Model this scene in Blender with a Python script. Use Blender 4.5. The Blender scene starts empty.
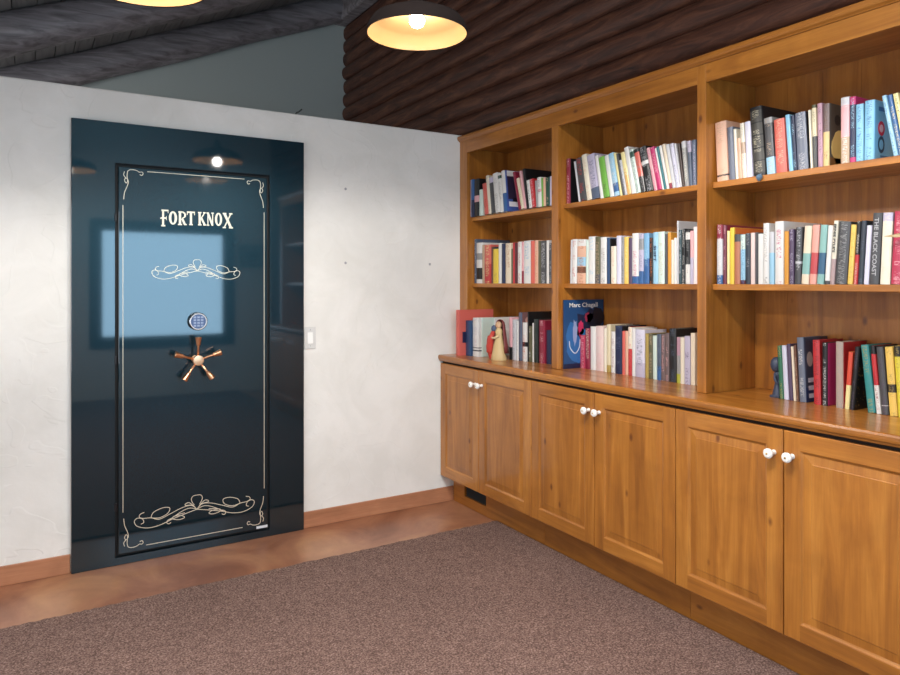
import bpy, math, random
from mathutils import Vector, Matrix
S = bpy.context.scene
COL = S.collection
PI = math.pi

# ---------------------------------------------------------------- camera, world, light, exposure
cd = bpy.data.cameras.new('camera'); cam = bpy.data.objects.new('camera', cd); COL.objects.link(cam)
cam.location = (0, 0, 1.45); cam.rotation_euler = (PI/2, 0, -math.atan2(423, 694.4))
cd.sensor_fit = 'HORIZONTAL'; cd.sensor_width = 36; cd.lens = 694.4/900*36
cd.shift_y = -55.5/900; cd.clip_start = .02
S.camera = cam
S.view_settings.view_transform = 'Standard'; S.view_settings.look = 'None'
S.view_settings.gamma = 1; S.view_settings.use_curve_mapping = False
S.view_settings.exposure = 0.45
w = bpy.data.worlds.new('sky'); S.world = w; w.use_nodes = True
w.node_tree.nodes['Background'].inputs[0].default_value = (.62, .78, 1, 1)
w.node_tree.nodes['Background'].inputs[1].default_value = 1.0

def area(name, loc, rot, sx, sy, power, color):
    l = bpy.data.lights.new(name, 'AREA'); l.shape = 'RECTANGLE'; l.size = sx; l.size_y = sy
    l.energy = power; l.color = color
    o = bpy.data.objects.new(name, l); COL.objects.link(o); o.location = loc; o.rotation_euler = rot
    return o
# daylight through the two windows of the room, then two added fill lights
area('rear_window_daylight', (1.50, -1.70, 1.43), (PI/2, 0, 0), 1.46, 1.32, 30, (.42, .74, 1))
area('left_window_daylight', (-1.86, 1.3, 1.40), (PI/2, 0, -PI/2), 3.4, 1.5, 24, (1, .985, .96))
area('ceiling_fill_light', (.30, .95, 3.30), (0, 0, 0), .9, .9, 140, (1, .98, .95))  # added fill light under the closed ceiling, there is no skylight
area('loft_fill_light', (-1.72, 5.5, 2.15), (PI/2, .0, -PI/2), 2.0, .5, 26, (.95, .98, 1))  # added unseen fill for gable and rafters, the wall has no window here
BULB_W = 8

# ---------------------------------------------------------------- helpers
def lin(c, a=1):
    r = []
    for v in c[:3]:
        v = v/255; r.append(v/12.92 if v <= .04045 else ((v+.055)/1.055)**2.4)
    return (*r, a)
class MB:
    def __init__(s): s.v = []; s.f = []; s.m = []
    def box(s, x0, x1, y0, y1, z0, z1, m=0):
        b = len(s.v)
        for x in (x0, x1):
            for y in (y0, y1):
                for z in (z0, z1): s.v.append((x, y, z))
        for q in ((0,1,3,2),(4,6,7,5),(0,4,5,1),(2,3,7,6),(0,2,6,4),(1,5,7,3)):
            s.f.append([b+i for i in q]); s.m.append(m)
        return s
    def add(s, vs, fs, m=0):
        b = len(s.v); s.v += [tuple(v) for v in vs]
        for q in fs: s.f.append([b+i for i in q]); s.m.append(m)
        return s
    def grid(s, rows, m=0, closed=False, capped=False):
        b = len(s.v); n = len(rows[0])
        for r in rows: s.v += [tuple(v) for v in r]
        for i in range(len(rows)-1):
            for j in range(n if closed else n-1):
                k = (j+1) % n
                s.f.append([b+i*n+j, b+i*n+k, b+(i+1)*n+k, b+(i+1)*n+j]); s.m.append(m)
        if capped:
            s.f.append([b+j for j in range(n)][::-1]); s.m.append(m)
            s.f.append([b+(len(rows)-1)*n+j for j in range(n)]); s.m.append(m)
        return s
    def lathe(s, prof, n=24, c=(0,0,0), axis='z', m=0):
        rows = []
        for r, z in prof:
            row = []
            for i in range(n):
                a = 2*PI*i/n; p = (r*math.cos(a), r*math.sin(a), z)
                if axis == 'y': p = (p[0], z, p[1])
                if axis == 'x': p = (z, p[0], p[1])
                row.append((p[0]+c[0], p[1]+c[1], p[2]+c[2]))
            rows.append(row)
        return s.grid(rows, m, True, True)
    def tube(s, pts, rad, n=8, m=0):
        pts = [Vector(p) for p in pts]; rows = []
        for i, p in enumerate(pts):
            t = (pts[min(i+1, len(pts)-1)]-pts[max(i-1, 0)]).normalized()
            u = t.cross(Vector((0,0,1)))
            if u.length < .05: u = t.cross(Vector((0,1,0)))
            u.normalize(); w_ = t.cross(u); r = rad[i] if isinstance(rad, (list, tuple)) else rad
            rows.append([p+u*r*math.cos(2*PI*j/n)+w_*r*math.sin(2*PI*j/n) for j in range(n)])
        return s.grid(rows, m, True, True)
    def ribbon(s, pts, wd, y, t=.0006, m=0):
        """flat painted line in an x-z plane at depth y, with a little thickness"""
        n = len(pts)
        L = []
        for i in range(n):
            a = pts[max(i-1,0)]; b = pts[min(i+1,n-1)]; dx, dz = b[0]-a[0], b[1]-a[1]; l = math.hypot(dx, dz) or 1
            w_ = wd[i] if isinstance(wd, (list, tuple)) else wd
            nx, nz = -dz/l*w_/2, dx/l*w_/2
            L.append([(pts[i][0]+nx, y, pts[i][1]+nz), (pts[i][0]+nx, y-t, pts[i][1]+nz), (pts[i][0]-nx, y-t, pts[i][1]-nz), (pts[i][0]-nx, y, pts[i][1]-nz)])
        return s.grid(L, m, True, True)
    def build(s, name, mats, parent=None, smooth=False, bevel=0, seg=2):
        me = bpy.data.meshes.new(name); me.from_pydata(s.v, [], s.f); me.update()
        import bmesh
        bm = bmesh.new(); bm.from_mesh(me); bmesh.ops.recalc_face_normals(bm, faces=bm.faces); bm.to_mesh(me); bm.free()
        for m in (mats if isinstance(mats, (list, tuple)) else [mats]): me.materials.append(m)
        for p, m in zip(me.polygons, s.m): p.material_index = m; p.use_smooth = smooth
        o = bpy.data.objects.new(name, me); COL.objects.link(o)
        if parent: o.parent = parent
        if bevel:
            b = o.modifiers.new('bevel', 'BEVEL'); b.width = bevel; b.segments = seg; b.limit_method = 'ANGLE'; b.angle_limit = .6
        if smooth:
            a = o.modifiers.new('ws', 'WEIGHTED_NORMAL') if False else None
        return o
def empty(name, loc=(0,0,0)):
    o = bpy.data.objects.new(name, None); o.empty_display_size = .1; COL.objects.link(o); o.location = loc; return o
def tag(o, label=None, cat=None, group=None, kind=None):
    if label: o['label'] = label
    if cat: o['category'] = cat
    if group: o['group'] = group
    if kind: o['kind'] = kind
    return o
def shade_auto(o, ang=.6):
    for p in o.data.polygons: p.use_smooth = True
    o.data.set_sharp_from_angle(angle=ang)
    return o
def cr(pts, k=6):
    """Catmull-Rom"""
    out = []
    for i in range(len(pts)-1):
        p0 = pts[max(i-1,0)]; p1 = pts[i]; p2 = pts[i+1]; p3 = pts[min(i+2,len(pts)-1)]
        for j in range(k):
            t = j/k
            out.append(tuple(.5*((2*b)+(-a+c)*t+(2*a-5*b+4*c-d)*t*t+(-a+3*b-3*c+d)*t**3) for a, b, c, d in zip(p0,p1,p2,p3)))
    out.append(tuple(pts[-1])); return out

# ---------------------------------------------------------------- materials
def mat(name, base=(200,200,200), rough=.5, metal=0, coat=0, emit=None, es=0, coat_rough=.03, spec=.5):
    m = bpy.data.materials.new(name); m.use_nodes = True
    p = m.node_tree.nodes['Principled BSDF']
    p.inputs['Base Color'].default_value = lin(base); p.inputs['Roughness'].default_value = rough
    p.inputs['Metallic'].default_value = metal; p.inputs['Coat Weight'].default_value = coat
    p.inputs['Coat Roughness'].default_value = coat_rough; p.inputs['Specular IOR Level'].default_value = spec
    if emit: p.inputs['Emission Color'].default_value = lin(emit); p.inputs['Emission Strength'].default_value = es
    return m
class NT:
    def __init__(s, m): s.t = m.node_tree; s.p = s.t.nodes['Principled BSDF']
    def n(s, typ, **k):
        nd = s.t.nodes.new(typ)
        for a, b in k.items():
            if a.startswith('i_'):
                key = a[2:]; key = int(key) if key.isdigit() else key.replace('_', ' ')
                nd.inputs[key].default_value = b
            else: setattr(nd, a, b)
        return nd
    def l(s, a, b, ia=0, ib=0):
        s.t.links.new(a.outputs[ia], b.inputs[ib] if isinstance(ib, int) else b.inputs[ib])
    def coord(s, scale, kind='Object', rnd=0):
        tc = s.n('ShaderNodeTexCoord'); mp = s.n('ShaderNodeMapping'); mp.inputs['Scale'].default_value = scale
        s.t.links.new(tc.outputs[kind], mp.inputs['Vector'])
        if rnd:
            oi = s.n('ShaderNodeObjectInfo'); mu = s.n('ShaderNodeMath', operation='MULTIPLY'); mu.inputs[1].default_value = rnd
            s.t.links.new(oi.outputs['Random'], mu.inputs[0]); s.t.links.new(mu.outputs[0], mp.inputs['Location'])
        return mp
    def noise(s, mp, scale, detail=4, rough=.5, dist=0):
        nd = s.n('ShaderNodeTexNoise'); nd.inputs['Scale'].default_value = scale; nd.inputs['Detail'].default_value = detail
        nd.inputs['Roughness'].default_value = rough; nd.inputs['Distortion'].default_value = dist
        s.t.links.new(mp.outputs[0], nd.inputs['Vector']); return nd
    def ramp(s, src, stops, out='Fac', interp='LINEAR'):
        r = s.n('ShaderNodeValToRGB'); r.color_ramp.interpolation = interp; e = r.color_ramp.elements
        while len(e) < len(stops): e.new(.5)
        for el, (p, c) in zip(e, stops): el.position = p; el.color = c if len(c) == 4 else lin(c)
        s.t.links.new(src.outputs[out] if isinstance(out, str) and out in src.outputs else src.outputs[0], r.inputs[0]); return r
    def mix(s, fac, a, b, mode='MIX'):
        m = s.n('ShaderNodeMix', data_type='RGBA', blend_type=mode)
        for k, v in ((0, fac), (6, a), (7, b)):
            if hasattr(v, 'outputs'): s.t.links.new(v.outputs[0], m.inputs[k])
            elif hasattr(v, 'is_output'): s.t.links.new(v, m.inputs[k])
            else: m.inputs[k].default_value = v
        return m.outputs[2]
    def bump(s, h, strength=.3, dist=.002):
        b = s.n('ShaderNodeBump'); b.inputs['Strength'].default_value = strength; b.inputs['Distance'].default_value = dist
        s.t.links.new(h.outputs[0] if hasattr(h, 'outputs') else h, b.inputs['Height']); s.t.links.new(b.outputs[0], s.p.inputs['Normal']); return b
    def color(s, sock): s.t.links.new(sock if hasattr(sock, 'is_output') else sock.outputs[0], s.p.inputs['Base Color'])

def wood(name, axis, dark, mid, light, rough=.38, coat=.55, knots=True):
    m = mat(name, mid, rough, coat=coat, coat_rough=.14); N = NT(m)
    ax = 'xyz'.index(axis)
    sc = [1, 1, 1]; sc[ax] = .09
    mp = N.coord(sc, rnd=9)
    n1 = N.noise(mp, 10, 6, .62, 1.1)
    r1 = N.ramp(n1, [(.28, lin(dark)), (.5, lin(mid)), (.74, lin(light))])
    sf = [1, 1, 1]; sf[ax] = .025; mf = N.coord(sf, rnd=5); n2 = N.noise(mf, 190, 3, .6)
    r2 = N.ramp(n2, [(.3, (.80, .77, .74, 1)), (.62, (1, 1, 1, 1))])
    c = N.mix(.55, r1, r2, 'MULTIPLY')
    mb = N.coord((1, 1, 1), rnd=3); n3 = N.noise(mb, 5, 3, .6, .5)
    r3 = N.ramp(n3, [(.3, (.82, .78, .72, 1)), (.7, (1.08, 1.06, 1.0, 1))])
    c = N.mix(.8, c, r3, 'MULTIPLY')
    if knots:
        sk = [1, 1, 1]; sk[ax] = .55; mk = N.coord(sk, rnd=7)
        v = N.n('ShaderNodeTexVoronoi'); v.inputs['Scale'].default_value = 8.5; N.l(mk, v)
        rk = N.ramp(v, [(.0, (1, 1, 1, 1)), (.05, (.75, .75, .75, 1)), (.11, (0, 0, 0, 1))], 'Distance')
        c = N.mix(rk, c, lin((92, 44, 16)))
    N.color(c); N.bump(n2, .06, .001)
    rr = N.ramp(n1, [(.3, (rough+.08,)*3+(1,)), (.7, (rough-.05,)*3+(1,))]); N.l(rr, N.p, 0, 'Roughness')
    return m
WD = ((136, 82, 26), (170, 108, 40), (196, 134, 60))
M = {}
M['wood_z'] = wood('honey_alder_upright_grain', 'z', *WD)
M['wood_y'] = wood('honey_alder_long_grain', 'y', *WD)
M['wood_x'] = wood('honey_alder_deep_grain', 'x', *WD)
M['gap'] = mat('dark_reveal', (40, 22, 10), .8)
M['porcelain'] = mat('white_porcelain', (240, 238, 232), .12, coat=.5)
M['brass'] = mat('brass_screw', (200, 160, 90), .3, 1)

def stucco():
    m = mat('white_trowelled_plaster', (232, 230, 224), .75); N = NT(m)
    mp = N.coord((1, 1, 1)); n1 = N.noise(mp, 3.2, 6, .6, .6); n2 = N.noise(mp, 26, 4, .6)
    r = N.ramp(n1, [(.35, lin((226, 224, 218))), (.65, lin((236, 234, 229)))]); N.color(r)
    n4 = N.noise(mp, 2.6, 2.5, .5, 1.6); v = N.ramp(n4, [(.50, (0, 0, 0, 1)), (.512, (1, 1, 1, 1)), (.56, (.55, .55, .55, 1)), (.75, (0, 0, 0, 1))])
    h = N.mix(.35, v, n2); N.bump(h, .26, .008); return m
M['plaster'] = stucco()
M['gable'] = mat('grey_green_gable_paint', (196, 204, 200), .85)
M['paint'] = mat('off_white_wall_paint', (214, 212, 206), .85)
def logm():
    m = mat('dark_stained_log', (70, 44, 34), .55); N = NT(m)
    mp = N.coord((1, .12, 1)); n = N.noise(mp, 22, 6, .65, 1.2)
    r = N.ramp(n, [(.25, lin((34, 20, 16))), (.5, lin((84, 50, 37))), (.8, lin((128, 84, 60)))])
    mp2 = N.coord((1, .5, 1)); v = N.n('ShaderNodeTexVoronoi'); v.inputs['Scale'].default_value = 3.1; N.l(mp2, v)
    k = N.ramp(v, [(0, (1, 1, 1, 1)), (.05, (0, 0, 0, 1))], 'Distance'); c = N.mix(k, r, lin((22, 12, 10)))
    N.color(c); N.bump(n, .5, .01); return m
M['log'] = logm()
def rafterm(name, ax, a, b, c_):
    m = mat(name, b, .5); N = NT(m); sc = [1, 1, 1]; sc[ax] = .1
    mp = N.coord(sc); n = N.noise(mp, 18, 5, .6, .8)
    r = N.ramp(n, [(.3, lin(a)), (.5, lin(b)), (.75, lin(c_))]); N.color(r); N.bump(n, .4, .008); return m
M['rafter'] = rafterm('glare_grey_rafter_log', 0, (96, 90, 92), (138, 132, 136), (176, 170, 174))  # grey raised in the colour to stand in for glare on the rafters
def boardm():
    m = rafterm('glare_grey_ceiling_boards', 1, (110, 108, 108), (134, 132, 132), (152, 150, 150)); N = NT(m)  # board colour lightened in place of glare across the ceiling
    return m
M['boards'] = boardm()
def concrete():
    m = mat('stained_terracotta_concrete', (160, 112, 86), .38, coat=.25, coat_rough=.25); N = NT(m)
    mp = N.coord((1, 1, 1)); a = N.noise(mp, 2.2, 5, .6, .8); b = N.noise(mp, 9, 6, .65, .3)
    r = N.ramp(a, [(.32, lin((128, 80, 56))), (.5, lin((158, 108, 80))), (.68, lin((182, 134, 96)))])
    r2 = N.ramp(b, [(.3, (.82, .8, .78, 1)), (.7, (1.08, 1.06, 1.04, 1))])
    N.color(N.mix(.7, r, r2, 'MULTIPLY')); return m
M['concrete'] = concrete()
def carpetm():
    m = mat('brown_grey_carpet', (120, 98, 92), .97, spec=.1); N = NT(m)
    mp = N.coord((1, 1, 1)); a = N.noise(mp, 130, 3, .8); b = N.noise(mp, 38, 3, .6); c = N.noise(mp, 2.0, 3)
    r = N.ramp(a, [(.32, lin((74, 56, 50))), (.5, lin((122, 97, 89))), (.68, lin((176, 149, 139)))])
    r2 = N.ramp(b, [(.3, (.78, .77, .76, 1)), (.7, (1.16, 1.16, 1.16, 1))]); r3 = N.ramp(c, [(.3, (.93, .93, .93, 1)), (.7, (1.05, 1.05, 1.05, 1))])
    q = N.mix(.9, r, r2, 'MULTIPLY'); q = N.mix(1, q, r3, 'MULTIPLY'); N.color(q)
    h = N.mix(.4, a, b); N.bump(h, .9, .012); return m
M['carpet'] = carpetm()
M['baseboard'] = wood('reddish_baseboard_wood', 'x', (158, 106, 76), (182, 126, 94), (196, 142, 108), .45, .15, False)
def safem():
    m = mat('deep_teal_metallic_enamel', (10, 52, 62), .42, metal=.8, coat=1, coat_rough=.045); N = NT(m)
    mp = N.coord((1, 1, 1)); a = N.noise(mp, 900, 1); r = N.ramp(a, [(.35, lin((3, 24, 35))), (.7, lin((12, 56, 68)))]); N.color(r)
    N.p.inputs['Coat IOR'].default_value = 1.65
    return m
M['safe'] = safem()
M['seal'] = mat('black_door_gap', (4, 6, 8), .6)
M['gilt'] = mat('pale_gilt_paint', (226, 218, 196), .4, metal=.3)
M['copper'] = mat('polished_copper_gold', (244, 188, 146), .30, metal=1)
M['chrome'] = mat('satin_chrome', (200, 205, 212), .2, metal=1)
M['keys'] = mat('blue_grey_key_face', (70, 96, 140), .4)
M['black'] = mat('black_plastic', (16, 18, 22), .4)
M['switch'] = mat('white_plastic', (214, 213, 210), .3)
M['shade_in'] = mat('amber_lacquered_shade_inside', (236, 190, 130), .42)
M['shade_out'] = mat('dark_bronze_shade_outside', (34, 26, 24), .9, spec=.2)
M['bulb'] = mat('lit_bulb', (255, 255, 255), .5, emit=(255, 250, 240), es=30)
M['frame_wood'] = mat('dark_window_frame', (46, 40, 38), .5)
M['glass'] = mat('window_glass', (255, 255, 255), .02); M['glass'].node_tree.nodes['Principled BSDF'].inputs['Transmission Weight'].default_value = 1
M['paper'] = mat('book_paper', (226, 214, 190), .85)
def coverm():
    m = mat('printed_book_cover', (200, 200, 200), .42, coat=.12, coat_rough=.2); N = NT(m)
    a = N.n('ShaderNodeAttribute', attribute_name='Col'); b = N.n('ShaderNodeAttribute', attribute_name='Ink')
    uv = N.n('ShaderNodeUVMap'); sp = N.n('ShaderNodeSeparateXYZ'); N.l(uv, sp)
    oi = N.n('ShaderNodeObjectInfo')
    mp = N.n('ShaderNodeMapping'); mp.inputs['Scale'].default_value = (4.5, 430, 1); N.l(uv, mp)
    off = N.n('ShaderNodeMath', operation='MULTIPLY'); off.inputs[1].default_value = 500; N.l(oi, off, 5); N.l(off, mp, 0, 'Location')
    n = N.noise(mp, 1, 2, .6); t = N.n('ShaderNodeMath', operation='GREATER_THAN'); t.inputs[1].default_value = .545; N.l(n, t)
    mp2 = N.n('ShaderNodeMapping'); mp2.inputs['Scale'].default_value = (.01, 17, 1); N.l(uv, mp2); N.l(off, mp2, 0, 'Location')
    n2 = N.noise(mp2, 1, 1); t2 = N.n('ShaderNodeMath', operation='GREATER_THAN'); t2.inputs[1].default_value = .47; N.l(n2, t2)
    su = N.n('ShaderNodeMath', operation='SUBTRACT'); su.inputs[1].default_value = .5; N.l(sp, su, 0)
    ab = N.n('ShaderNodeMath', operation='ABSOLUTE'); N.l(su, ab); lt = N.n('ShaderNodeMath', operation='LESS_THAN'); lt.inputs[1].default_value = .21; N.l(ab, lt)
    k = t
    for o in (t2, lt):
        q = N.n('ShaderNodeMath', operation='MULTIPLY'); N.l(k, q, 0, 0); N.l(o, q, 0, 1); k = q
    q = N.n('ShaderNodeMath', operation='MULTIPLY'); N.l(k, q, 0, 0); N.l(b, q, 3, 1)
    q7 = N.n('ShaderNodeMath', operation='MULTIPLY'); q7.inputs[1].default_value = .75; N.l(q, q7)
    N.color(N.mix(q7, a.outputs[0], b.outputs[0])); return m
M['cover'] = coverm()
_flat = {}
def flat(c, rough=.45):
    c = tuple(c)
    if c not in _flat: _flat[c] = mat('ink_%02x%02x%02x' % c, c, rough)
    return _flat[c]

# ---------------------------------------------------------------- room shell
D = 3.946           # front face of the white plaster wall
XW = 2.90           # seam plane of the log wall
YG = 6.86           # grey gable wall
RY = -1.60          # wall behind the camera
LX = -1.80          # left wall
def struct(o): o['kind'] = 'structure'; return o
struct(MB().box(LX-.1, 3.1, RY-.15, YG+.1, -.12, 0).build('floor', M['concrete']))
# plaster wall; the vault door is surface mounted on it
struct(MB().box(LX, 2.895, D, D+.13, 0, 2.436).build('wall_front', M['plaster'], bevel=.008))
# log wall
def log_wall():
    mb = MB(); P_ = .143; seams = 2.726; rnd = random.Random(4); k0 = -19
    ny = 34
    for k in range(k0, 13):
        za = seams+P_*k; rows = []
        ph = rnd.uniform(0, 6); am = rnd.uniform(.002, .006); bul = rnd.uniform(.042, .054)
        for j in range(ny+1):
            y = RY-.05+(YG-RY+.05)*j/ny; row = []
            wob = am*math.sin(y*1.3+ph)+.003*math.sin(y*3.7+ph*2)
            for i in range(9):
                a = PI*i/8
                row.append((XW-bul*math.sin(a)**.8-wob*math.sin(a), y, za+P_/2-(P_/2)*math.cos(a)+(wob*.6 if 0 < i < 8 else 0)))
            rows.append(row)
        mb.grid(rows)
    mb.box(XW+.001, XW+.12, RY-.05, YG, 0, 4.62)
    return mb
struct(shade_auto(log_wall().build('wall_right', M['log']), .9))
struct(MB().box(LX-.1, XW+.1, YG, YG+.1, 0, 4.7).build('wall_far', M['gable']))
def wall_open(axis, c0, c1, u0, u1, z0, z1, a0, a1, b0, b1):
    """wall slab with one window opening: u = along the wall"""
    mb = MB()
    def bx(u_0, u_1, z_0, z_1):
        if axis == 'y': mb.box(u_0, u_1, c0, c1, z_0, z_1)
        else: mb.box(c0, c1, u_0, u_1, z_0, z_1)
    bx(u0, a0, z0, z1); bx(a1, u1, z0, z1); bx(a0, a1, z0, b0); bx(a0, a1, b1, z1); return mb
struct(wall_open('y', RY-.1, RY, LX, XW+.05, 0, 4.6, .77, 2.23, .77, 2.09).build('wall_rear', M['paint']))
struct(wall_open('x', LX-.1, LX, RY, YG, 0, 2.75, -.4, 3.0, .65, 2.15).build('wall_left', M['paint']))
def window(n, axis, c, a0, a1, b0, b1, mull):
    w_ = struct(empty('window_%d' % n)); mb = MB(); t = .055
    def bx(mb, u0, u1, z0, z1, d0, d1):
        if axis == 'y': mb.box(u0, u1, c+d0, c+d1, z0, z1)
        else: mb.box(c+d0, c+d1, u0, u1, z0, z1)
    s = 1
    bx(mb, a0-.13, a0+t*.2, b0-.13, b1+.13, -.02, .03); bx(mb, a1-t*.2, a1+.13, b0-.13, b1+.13, -.02, .03)
    bx(mb, a0, a1, b0-.13, b0+.01, -.02, .03); bx(mb, a0, a1, b1-.01, b1+.13, -.02, .03)
    for i in range(1, mull): u = a0+(a1-a0)*i/mull; bx(mb, u-.02, u+.02, b0, b1, -.05, .0)
    mb.build('window_frame', M['frame_wood'], w_)
    return w_
window(1, 'y', RY, .77, 2.23, .77, 2.09, 1)
window(2, 'x', LX, -.4, 3.0, .65, 2.15, 3)
# sloping ceiling with log rafters
SL = .4248; Z0 = 3.002
def zc(x): return Z0+SL*x
def slope_slab(x0, x1, y0, y1, dz0, dz1):
    mb = MB(); v = [(x, y, zc(x)+d) for x in (x0, x1) for y in (y0, y1) for d in (dz0, dz1)]
    mb.add(v, [(0,1,3,2),(4,6,7,5),(0,4,5,1),(2,3,7,6),(0,2,6,4),(1,5,7,3)]); return mb
cb = MB(); x = LX-.1
FILL_SPAN = (-.2, 1.3, -.05, 1.45)  # unused extent of the added ceiling fill light
yy = RY-.1
n = 0
while x < XW+.1:
    x2 = min(x+.14, XW+.12)
    v = [(a, y, zc(a)+d) for a in (x, x2-.006) for y in (RY-.1, YG+.05) for d in (.25, .30)]
    cb.add(v, [(0,1,3,2),(4,6,7,5),(0,4,5,1),(2,3,7,6),(0,2,6,4),(1,5,7,3)])
    x = x2
cb.add([(a, y, zc(a)+d) for a in (LX-.1, XW+.12) for y in (RY-.1, YG+.05) for d in (.302, .33)], [(0,1,3,2),(4,6,7,5),(0,4,5,1),(2,3,7,6),(0,2,6,4),(1,5,7,3)])
struct(cb.build('ceiling', M['boards']))
for i, y in enumerate((6.72, 5.36, 4.0, 2.64, 1.28, -.08)):
    rows = []
    for j in range(25):
        x = LX-.05+(2.80-LX)*j/24; rr = .128+.006*math.sin(j*.9+i)
        rows.append([(x-SL*rr*math.cos(a)*.9, y+rr*math.sin(a), zc(x)+.128-.02+rr*math.cos(a)) for a in [2*PI*q/16 for q in range(16)]])
    o = MB().grid(rows, 0, True, True).build('ceiling_beam', M['rafter']); struct(shade_auto(o, .9))
struct(MB().box(2.74, 2.885, RY, YG, 4.145, 4.40).build('ridge_beam', M['rafter'], bevel=.02))
# baseboards
for n_, x0, x1 in (('baseboard_left', LX, .184), ('baseboard_right', 1.387, 2.425)):
    struct(MB().box(x0, x1, D-.013, D, 0, .094).build(n_, M['baseboard'], bevel=.003))

# ---------------------------------------------------------------- carpet
def carpet():
    mb = MB(); rnd = random.Random(2); n = 220; top = []
    for i in range(n+1):
        x = LX+.01+(2.405-LX)*i/n; top.append((x, 3.437+rnd.uniform(-.006, .006)))
    rows = [[(x, RY+.01, .0005) for x, y in top], [(x, RY+.01, .014) for x, y in top], [(x, y-.012, .014) for x, y in top], [(x, y-.003, .010) for x, y in top], [(x, y, .0005) for x, y in top]]
    return mb.grid(rows)
tag(carpet().build('carpet', M['carpet'], smooth=False), 'brown-grey cut pile carpet on the floor in front of the cabinets', 'carpet')

# ---------------------------------------------------------------- vault door
vd = tag(empty('vault_door', (.785, D, 0)), 'tall dark teal enamel vault door with scrollwork and five-spoke copper handle', 'vault door')
def VX(x): return x-.785
fr = MB()     # frame ring around the leaf opening
X0, X1, ZT = VX(.187), VX(1.385), 2.266
L0, L1, LB, LT = VX(.386), VX(1.181), .040, 2.056
def rg(i, y): return [(X0+i*(L0-X0), y, .001+i*(LB-.001)), (X1+i*(L1-X1), y, .001+i*(LB-.001)), (X1+i*(L1-X1), y, ZT+i*(LT-ZT)), (X0+i*(L0-X0), y, ZT+i*(LT-ZT))]
fr.grid([rg(0, -.001), rg(0, -.030), rg(1, -.030), rg(1, -.001), rg(0, -.001)], 0, True)
fr.build('frame', M['safe'], vd, bevel=.003)
MB().box(L0, L1, -.009, -.002, LB, LT).build('door_seal', M['seal'], vd)
g = .013
TILT = math.radians(-.1)
leaf = MB().box(L0+g, L1-g, -.026, -.010, LB+g, LT-g).build('door_leaf', M['safe'], vd, bevel=.004)
for v in leaf.data.vertices:      # the leaf hangs very slightly out of plumb
    if v.co.y < -.02: v.co.y -= (v.co.z-1.05)*TILT*.5+.003
def yl(z): return -.0295-(z-1.05)*TILT*.5
class OMB(MB):
    """ornament line drawn on the leaf"""
    def line(s, pts, wd, t=.0007, k=6, sm=True):
        p = cr(pts, k) if sm else pts
        n = len(p); L = []
        for i in range(n):
            a = p[max(i-1,0)]; b = p[min(i+1,n-1)]; dx, dz = b[0]-a[0], b[1]-a[1]; l = math.hypot(dx, dz) or 1
            nx, nz = -dz/l*wd/2, dx/l*wd/2
            y = yl(p[i][1])
            L.append([(p[i][0]+nx, y+.001, p[i][1]+nz), (p[i][0]+nx, y-t, p[i][1]+nz), (p[i][0]-nx, y-t, p[i][1]-nz), (p[i][0]-nx, y+.001, p[i][1]-nz)])
        s.grid(L, 0, True, True)
for a, b in (((.4205, .267), (.4205, 1.845)), ((1.150, .278), (1.150, 1.845)), ((.536, 2.026), (1.039, 2.026)), ((.531, .079), (1.028, .079))):
    o = OMB(); o.line([(VX(a[0]), a[1]), (VX(b[0]), b[1])], .0030, sm=False); o.build('pinstripe', M['gilt'], vd)
HALF = [
 [(460,165),(400,190),(330,222),(260,258),(200,272),(150,262),(135,235),(150,216),(175,220),(182,240),(168,250)],
 [(185,183),(165,193),(160,210),(180,217),(218,214),(262,222),(320,190),(380,156),(430,142),(460,165)],
 [(218,214),(232,182),(280,156),(315,157),(305,188),(262,214),(218,214)],
 [(300,240),(370,183),(420,158),(460,165)],
 [(395,185),(360,196),(330,212),(338,224),(372,224),(394,212),(378,202),(345,205)],
 [(330,215),(306,228),(300,243),(310,250),(322,242)],
 [(460,165),(440,142),(418,126),(400,132),(398,142),(430,140),(446,150)],
 [(462,80),(440,86),(430,105),(436,125),(446,140)],
]
def scroll(cx, cz, hw, sc, wd):
    o = OMB(); q = hw/325
    for st in HALF:
        for sgn in (1, -1):
            pts = []
            for x, y in st:
                y2 = y+.178*(x-460); pts.append((VX(cx)-sgn*(460-x)*q, cz-(y2-165)*q*sc))
            o.line(pts, wd, k=5)
    return o.build('scroll_ornament', M['gilt'], vd)
scroll(.786, 1.510, .228, 1.02, .0026)
scroll(.784, .222, .310, .95, .0034)
CRN = [[(0,-.155),(.004,-.12),(.017,-.085),(.022,-.06),(.012,-.045),(.004,-.055),(.010,-.07),(.018,-.062),(.016,-.03),(.020,-.008),(.036,0),(.060,-.002),(.074,-.010),(.086,-.008),(.092,-.016),(.086,-.026),(.076,-.022)],
       [(.010,-.045),(0,-.03),(.004,-.012)]]
for cx, cz, sx, sz in ((.424, 2.030, 1, 1), (1.146, 2.026, -1, 1), (.424, .080, 1, -1), (1.146, .080, -1, -1)):
    o = OMB()
    for st in CRN: o.line([(VX(cx)+sx*a, cz+sz*b) for a, b in st], .0032, k=5)
    o.build('corner_flourish', M['gilt'], vd)
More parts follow.
